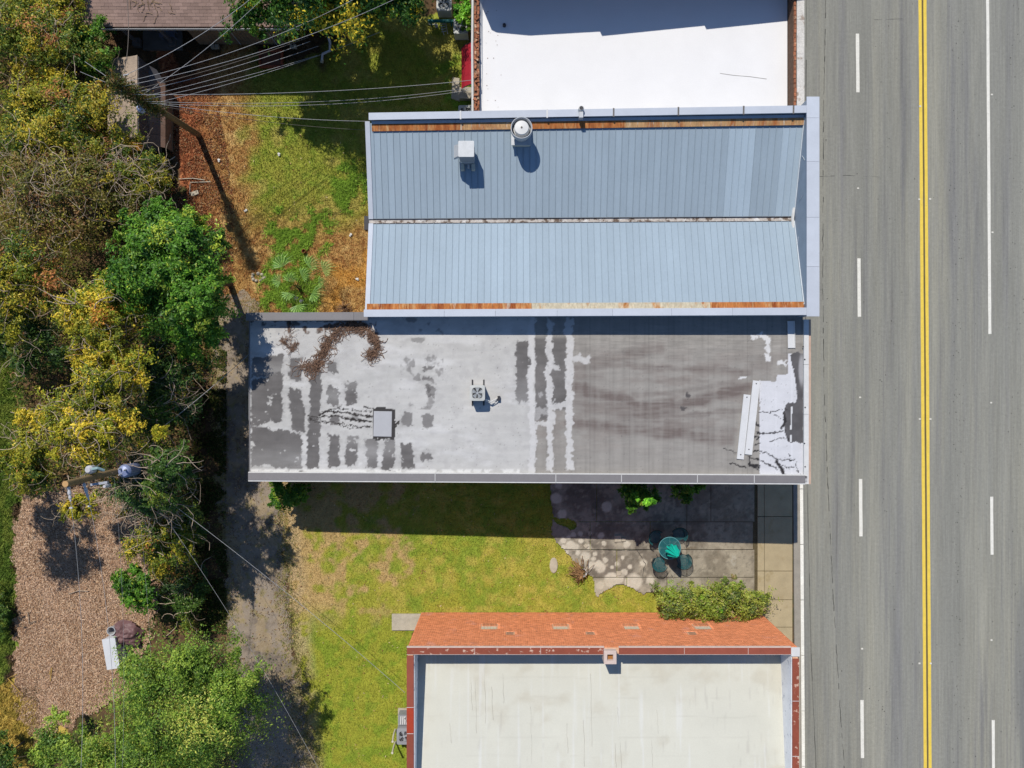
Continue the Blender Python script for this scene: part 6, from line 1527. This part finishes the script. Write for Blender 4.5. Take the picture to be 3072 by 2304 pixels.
def chair(px, py, face, label, m=M_tealm):
    p = T(px, py, .45); root = thing('patio_chair', (p.x, p.y, .05), label, 'chair', 'mesh chairs round the patio table')
    def L(a, r, z): return (p.x + 1.22 * r * math.cos(face + a), p.y + 1.22 * r * math.sin(face + a), z)
    q = MB()
    for i in range(-6, 7):
        o_ = i * .30 / 6.3; h_ = math.sqrt(.31 ** 2 - o_ ** 2); dx, dy = math.cos(face), math.sin(face)
        q.obox(p.x - dy * o_, p.y + dx * o_, .47, 2 * h_, .018, .004, face); q.obox(p.x + dx * o_, p.y + dy * o_, .465, .018, 2 * h_, .004, face)
    q.build('seat', m, root)
    q = MB(); q.tube([L(2 * PI * k / 20, .255, .472) for k in range(21)], .012, 5, False); q.build('seat_rim', M_dkmetal, root)
    q = MB(); arc = np.linspace(PI - 1.75, PI + 1.75, 25)
    for z, r in ((.52, .27), (.58, .285), (.64, .305), (.70, .325), (.76, .345)):
        q.tube([L(a, r, z - .06 * abs((a - PI) / 1.75) ** 2) for a in arc], .011, 4, False)
    for a in arc: q.tube([L(a, .26, .47), L(a, .36, .82 - .14 * abs((a - PI) / 1.75) ** 2)], .009, 4, False)
    q.build('backrest', m, root)
    q = MB(); q.tube([L(a, .365, .83 - .14 * abs((a - PI) / 1.75) ** 2) for a in arc], .017, 6); q.build('back_rim', mat('chair_rim_brown', c(62, 54, 48), var=.2), root)
    for a in (.8, 2.35, -.8, -2.35):
        q = MB(); q.tube([L(a, .24, .465), L(a, .29, .05)], .014, 5); q.build('leg', M_dkmetal, root)
    return root
tcx, tcy = 2009, 1644
for (x_, y_, lab) in ((1966, 1612, 'teal mesh patio chair in shadow, upper left of the table'), (2036, 1604, 'teal mesh patio chair in shadow, upper right of the table'), (1977, 1688, 'teal mesh patio chair in sun, lower left of the table'), (2048, 1680, 'teal mesh patio chair in sun, lower right of the table')):
    chair(x_, y_, math.atan2(-(tcy - y_), tcx - x_), lab)
# dead potted plant
pp = T(1748, 1718, .3); pot = thing('planter_pot', (pp.x, pp.y, 0), 'white pot tipped over with a dead brown fern', 'planter')
q = MB(); ax = Vector((.55, .12, .5)).normalized(); b0 = Vector((pp.x + .12, pp.y - .06, .16))
a1 = ax.cross(Vector((0, 0, 1))).normalized(); a2 = a1.cross(ax)
ring = []
q2 = MB(); q2.lathe(pp.x, pp.y, [(.15, .0), (.21, .28), (.235, .34), (.20, .34), (.17, .26), (.03, .25)], 22, False); q2.build('pot', M_copwhite, pot)
q2 = MB(); q2.lathe(pp.x, pp.y, [(.175, .255), (.175, .27)], 18); q2.build('soil', M_soil, pot)
q = MB(); fcx, fcy = T(1722, 1712).x, T(1722, 1712).y
for i in range(90):
    a = random.gauss(PI * .95, 1.1); L_ = random.uniform(.35, .8); x0, y0_ = pp.x + random.gauss(-.08, .08), pp.y + random.gauss(.02, .08)
    q.tube([(x0, y0_, .34), (x0 + math.cos(a) * L_ * .5, y0_ + math.sin(a) * L_ * .5, .40 + random.uniform(-.05, .1)), (x0 + math.cos(a) * L_, y0_ + math.sin(a) * L_, random.uniform(.03, .22))], random.uniform(.008, .022), 3, False)
q.build('dead_fronds', mat('dead_fern', c(158, 122, 84), var=.25, scale=8, isl=.35, rough=.95), pot)
for (x_, y_, s1, s2, a_, lab) in ((1853, 1615, .36, .34, .03, 'larger tan paver lying on the patio at the shadow edge'), (1870, 1618, .22, .18, .0, 'smaller tan paver beside the larger one on the patio'), (1757, 1637, .2, .2, .7, 'small square pale paver turned like a diamond on the patio'), (1856, 1719, .25, .25, .05, 'square pale paver near the white patio corner')):
    p = T(x_, y_); q = MB(); q.obox(p.x, p.y, .045, s1, s2, .05, a_); q.obox(p.x, p.y, .095, s1 - .02, s2 - .02, .006, a_); tag(q.build('paver', M_conc, None, (p.x, p.y, .045)), lab, 'paver', 'loose pavers on the patio')
p = T(1661, 1696); q = MB(); q.lathe(0, 0, [(1, 0), (1.02, .5), (.9, .9), (.3, 1.0)], 18); q.v = [(p.x + v[0] * .22, p.y + v[1] * .42, -.02 + v[2] * .06) for v in q.v]; tag(q.build('flat_stone', M_conc, None, (p.x, p.y, 0)), 'oval pale flat stone sunk in the lawn left of the dead fern', 'stone')
# lamp bracket over the street from the brick corner
# ================================================================== GROUND COVER
def scatter(n, x0, x1, y0, y1, keepf):
    px = RNG.uniform(x0, x1, n); py = RNG.uniform(y0, y1, n); k = keepf(px, py); return px[k], py[k]
def blades(name, px, py, hgt, width, colmul, label, cat, col=None, lean=.8, z=0.0):
    n = len(px); X = (px - 1536) * S; Y = (1152 - py) * S; C = gcol(px, py) if col is None else col
    C = C * (colmul[0] + (colmul[1] - colmul[0]) * RNG.random((n, 1)))
    a = RNG.random(n) * 2 * PI; h_ = hgt * (.5 + RNG.random(n)); l_ = h_ * lean * (.4 + RNG.random(n))
    dx, dy = np.cos(a), np.sin(a); w_ = width * (.6 + .8 * RNG.random(n))
    z0 = ground_z(X, Y) + z
    v0 = np.stack([X - dy * w_, Y + dx * w_, z0], -1); v1 = np.stack([X + dy * w_, Y - dx * w_, z0], -1); v2 = np.stack([X + dx * l_, Y + dy * l_, z0 + h_], -1)
    V = np.stack([v0, v1, v2], 1).reshape(-1, 3); F = np.arange(3 * n).reshape(-1, 3)
    o = npmesh(name, V, F, M_grass, vcol=np.repeat(C, 3, 0)); tag(o, label, cat, kind='stuff'); return o
M_grass = mat('grass_blade', attr=True, var=0, fvar=0, rough=.7, spec=.15, transl=.2)
ax_, ay_ = scatter(150000, 500, 1440, 60, 960, lambda x, y: inpoly(x, y, YARD))
blades('yard_grass', ax_, ay_, .075, .016, (.75, 1.5), 'dry and green grass of the upper yard', 'grass')
notp = lambda x, y: inpoly(x, y, LAWN) & ~(inpoly(x, y, PATIO))
ax_, ay_ = scatter(170000, 830, 1960, 1440, 2310, notp)
blades('lawn_grass', ax_, ay_, .055, .014, (.75, 1.45), 'short yellow green grass of the lower lawn', 'grass')
wk = lambda x, y: (smooth01(np.hypot((x - 870) / 105, (y - 870) / 130), 1.0, .6) * smooth01(fbm(x, y, 24, 4, 5), .38, .5) > RNG.random(len(x))) | (smooth01(np.hypot((x - 900) / 120, (y - 690) / 110), 1.0, .6) * smooth01(fbm(x, y, 24, 4, 5), .47, .6) > RNG.random(len(x))) | (smooth01(np.hypot((x - 1050) / 60, (y - 560) / 90), 1., .6) * smooth01(fbm(x, y, 24, 4, 5), .42, .55) > RNG.random(len(x)))
ax_, ay_ = scatter(60000, 750, 1110, 450, 960, wk)
blades('green_weeds', ax_, ay_, .16, .022, (.6, 1.35), 'lush bright green weeds round the fan palm', 'weeds', np.tile(c(138, 172, 62), (len(ax_), 1)) * 1.35, 1.1)
ax_, ay_ = scatter(26000, 470, 760, 250, 900, lambda x, y: (fbm(x, y, 40, 3, 77) * (x < 700) > .42) & (x + (y - 250) * -.2 < 640))
n = len(ax_); X = (ax_ - 1536) * S; Y = (1152 - ay_) * S; cols = np.array([c(176, 106, 70), c(140, 84, 58), c(206, 148, 104), c(196, 168, 128), c(112, 64, 44)])
V, F, VC = leafmesh(np.stack([X, Y, ground_z(X, Y) + .02 + .03 * RNG.random(n)], -1), RNG.normal(size=(n, 3)) * .5 + np.array([0, 0, 1]), .09 * (.6 + .8 * RNG.random(n)), .5, cols[RNG.integers(0, 5, n)] * (.7 + .6 * RNG.random((n, 1))))
tag(npmesh('leaf_litter', V, F, M_grass, vcol=VC), 'red brown fallen leaves around the leaning pole', 'leaf litter', kind='stuff')
ax_, ay_ = scatter(110000, 20, 510, 1420, 2270, lambda x, y: inpoly(x + (fbm(x, y, 22, 4, 105) - .5) * 60, y + (fbm(x, y, 22, 4, 106) - .5) * 60, MULCH))
n = len(ax_); X = (ax_ - 1536) * S; Y = (1152 - ay_) * S; cols = np.array([c(196, 164, 136), c(160, 126, 100), c(216, 192, 166), c(128, 98, 78), c(186, 150, 116)])
V, F, VC = leafmesh(np.stack([X, Y, .05 + .05 * RNG.random(n)], -1), RNG.normal(size=(n, 3)) * .45 + np.array([0, 0, 1]), .095 * (.4 + 1.1 * RNG.random(n)), .24, cols[RNG.integers(0, 5, n)] * (1.1 + .85 * RNG.random((n, 1))))
tag(npmesh('wood_chips', V, F, M_grass, vcol=VC), 'loose wood chips covering the mulch bed', 'wood chips', kind='stuff')
for (pts, lab) in (([(88, 1835), (92, 1870), (110, 1860)], 'curved dark stick on the wood chips near the left'), ([(55, 2020), (28, 2032), (66, 2075)], 'forked yellow stick at the edge of the wood chips'), ([(210, 1780), (240, 1770), (268, 1772)], 'dark stick lying on the wood chips near the tree shadow'), ([(152, 2020), (160, 2000), (155, 2040)], 'short pale stick on the lower wood chips')):
    q = MB(); q.tube([(T(x, y).x, T(x, y).y, .12) for x, y in pts], .025, 5); tag(q.build('fallen_stick', M_twig if 'yellow' not in lab and 'pale' not in lab else mat('yellow_stick', c(206, 168, 92), var=.2), None, (T(*pts[0]).x, T(*pts[0]).y, 0)), lab, 'stick')
# low ivy along the alley edge and rough grass in the west
ax_, ay_ = scatter(26000, 560, 680, 1050, 1900, lambda x, y: fbm(x, y, 40, 3, 88) > .42)
n = len(ax_); X = (ax_ - 1536) * S; Y = (1152 - ay_) * S; cols = np.array([c(70, 92, 38), c(96, 108, 44), c(120, 96, 62), c(56, 76, 34)])
V, F, VC = leafmesh(np.stack([X, Y, .06 + .2 * RNG.random(n) * smooth01(660 - ax_, 0, 60)], -1), RNG.normal(size=(n, 3)) * .6 + np.array([0, 0, 1]), .11 * (.5 + RNG.random(n)), .45, cols[RNG.integers(0, 4, n)] * (.7 + .6 * RNG.random((n, 1))))
tag(npmesh('ivy_ground_cover', V, F, M_grass, vcol=VC), 'low ivy and weeds along the alley edge', 'ground cover', kind='stuff')
ax_, ay_ = scatter(40000, -80, 120, 1050, 2300, lambda x, y: inpoly(x, y, WGRASS) | (y > 2060) & (x < 130))
blades('verge_grass', ax_, ay_, .16, .022, (.7, 1.5), 'rough green grass along the left edge', 'grass')
# fallen leaves, straw and pale specks over lawns

# dark understorey that fills the strip below the trees
def under_keep(x, y):
    return ~inpoly(x, y, MULCH) & ~inpoly(x, y, WGRASS) & ~((x > 330) & (y < 470)) & ~((x > 560) & (y < 900)) & ~((x > 520) & (y < 640)) & ~((y > 1480) & (x < 380)) & ~(x > 620 - (y < 1500) * 0)
ax_, ay_ = scatter(120000, -140, 640, -60, 1880, under_keep)
n = len(ax_); X = (ax_ - 1536) * S; Y = (1152 - ay_) * S; cols = np.array([c(84, 100, 40), c(66, 84, 38), c(118, 104, 62), c(140, 108, 74), c(120, 120, 46)]) * 1.3
hz_ = fbm(ax_, ay_, 60, 4, 320); V, F, VC = leafmesh(np.stack([X, Y, .05 + (hz_ ** 2) * 3.2 * RNG.random(n) ** .6], -1), RNG.normal(size=(n, 3)) * .6 + np.array([0, 0, 1]), .15 * (.5 + RNG.random(n)), .42, cols[np.clip((fbm(ax_, ay_, 30, 3, 330) * 1.6 - .3) * 5 + RNG.normal(size=n) * .9, 0, 4).astype(int)] * (.7 + .6 * RNG.random((n, 1))))
us = npmesh('undergrowth', V, F, M_grass, vcol=VC); tag(us, 'dark tangled undergrowth below the alley trees', 'undergrowth', kind='stuff')
# off-frame tree whose shade falls on the wood chips
tree('broadleaf_tree', 'tree off the left edge whose shade lies on the wood chips', 'tree', -185, 1430, 6.4, 125, 150, 1.6, 11000, .16, 'olive', 34, GT, trunk=.15)

# weeds creeping over the alley edges
def edge_keep(x, y):
    wx = x + (fbm(x, y, 26, 4, 95) - 0.5) * 60; wy = y + (fbm(x, y, 26, 4, 96) - 0.5) * 50
    d = distpoly(wx, wy, ALLEY + [ALLEY[0]])
    return (d < 44 * RNG.random(len(x)) ** 1.8) & (fbm(x, y, 20, 3, 391) > .4)
ax_, ay_ = scatter(90000, 620, 980, 900, 2310, edge_keep)
blades('alley_edge_grass', ax_, ay_, .07, .018, (.8, 1.4), 'ragged dry grass and weeds along the alley edges', 'grass', mix(np.tile(c(176, 158, 104), (len(ax_), 1)), c(128, 140, 62), RNG.random(len(ax_))), 1.0, .03)
# a few fallen leaves and pale straws over both lawns
ax_, ay_ = scatter(5200, 560, 1960, 300, 2300, lambda x, y: (inpoly(x, y, YARD) | inpoly(x, y, LAWN)) & ~inpoly(x, y, PATIO))
n = len(ax_); X = (ax_ - 1536) * S; Y = (1152 - ay_) * S; cols = np.array([c(206, 176, 120), c(160, 112, 70), c(226, 206, 160), c(110, 130, 50), c(180, 136, 84)])
V, F, VC = leafmesh(np.stack([X, Y, ground_z(X, Y) + .05], -1), RNG.normal(size=(n, 3)) * .4 + np.array([0, 0, 1]), .08 * (.5 + RNG.random(n) ** 2 * 1.4), .4, cols[RNG.integers(0, 5, n)] * (.8 + .8 * RNG.random((n, 1))))
tag(npmesh('fallen_leaves', V, F, M_grass, vcol=VC), 'scattered fallen leaves and straws on the lawns', 'leaf litter', kind='stuff')

# dry leaves blown over the alley
ax_, ay_ = scatter(16000, 620, 960, 900, 2310, lambda x, y: inpoly(x, y, ALLEY) & (fbm(x, y, 40, 4, 401) + .3 * smooth01(np.abs(x - (750 + (y - 1400) * .055)), 40, 100) > .40 + .45 * RNG.random(len(x))))
n = len(ax_); X = (ax_ - 1536) * S; Y = (1152 - ay_) * S; cols = np.array([c(190, 160, 116), c(150, 116, 82), c(206, 184, 140), c(120, 92, 66)])
V, F, VC = leafmesh(np.stack([X, Y, np.full(n, .035)], -1), RNG.normal(size=(n, 3)) * .35 + np.array([0, 0, 1]), .075 * (.5 + RNG.random(n)), .5, cols[RNG.integers(0, 4, n)] * (.8 + .5 * RNG.random((n, 1))))
tag(npmesh('alley_leaves', V, F, M_grass, vcol=VC), 'dry leaves and grit strewn over the alley', 'leaf litter', kind='stuff')
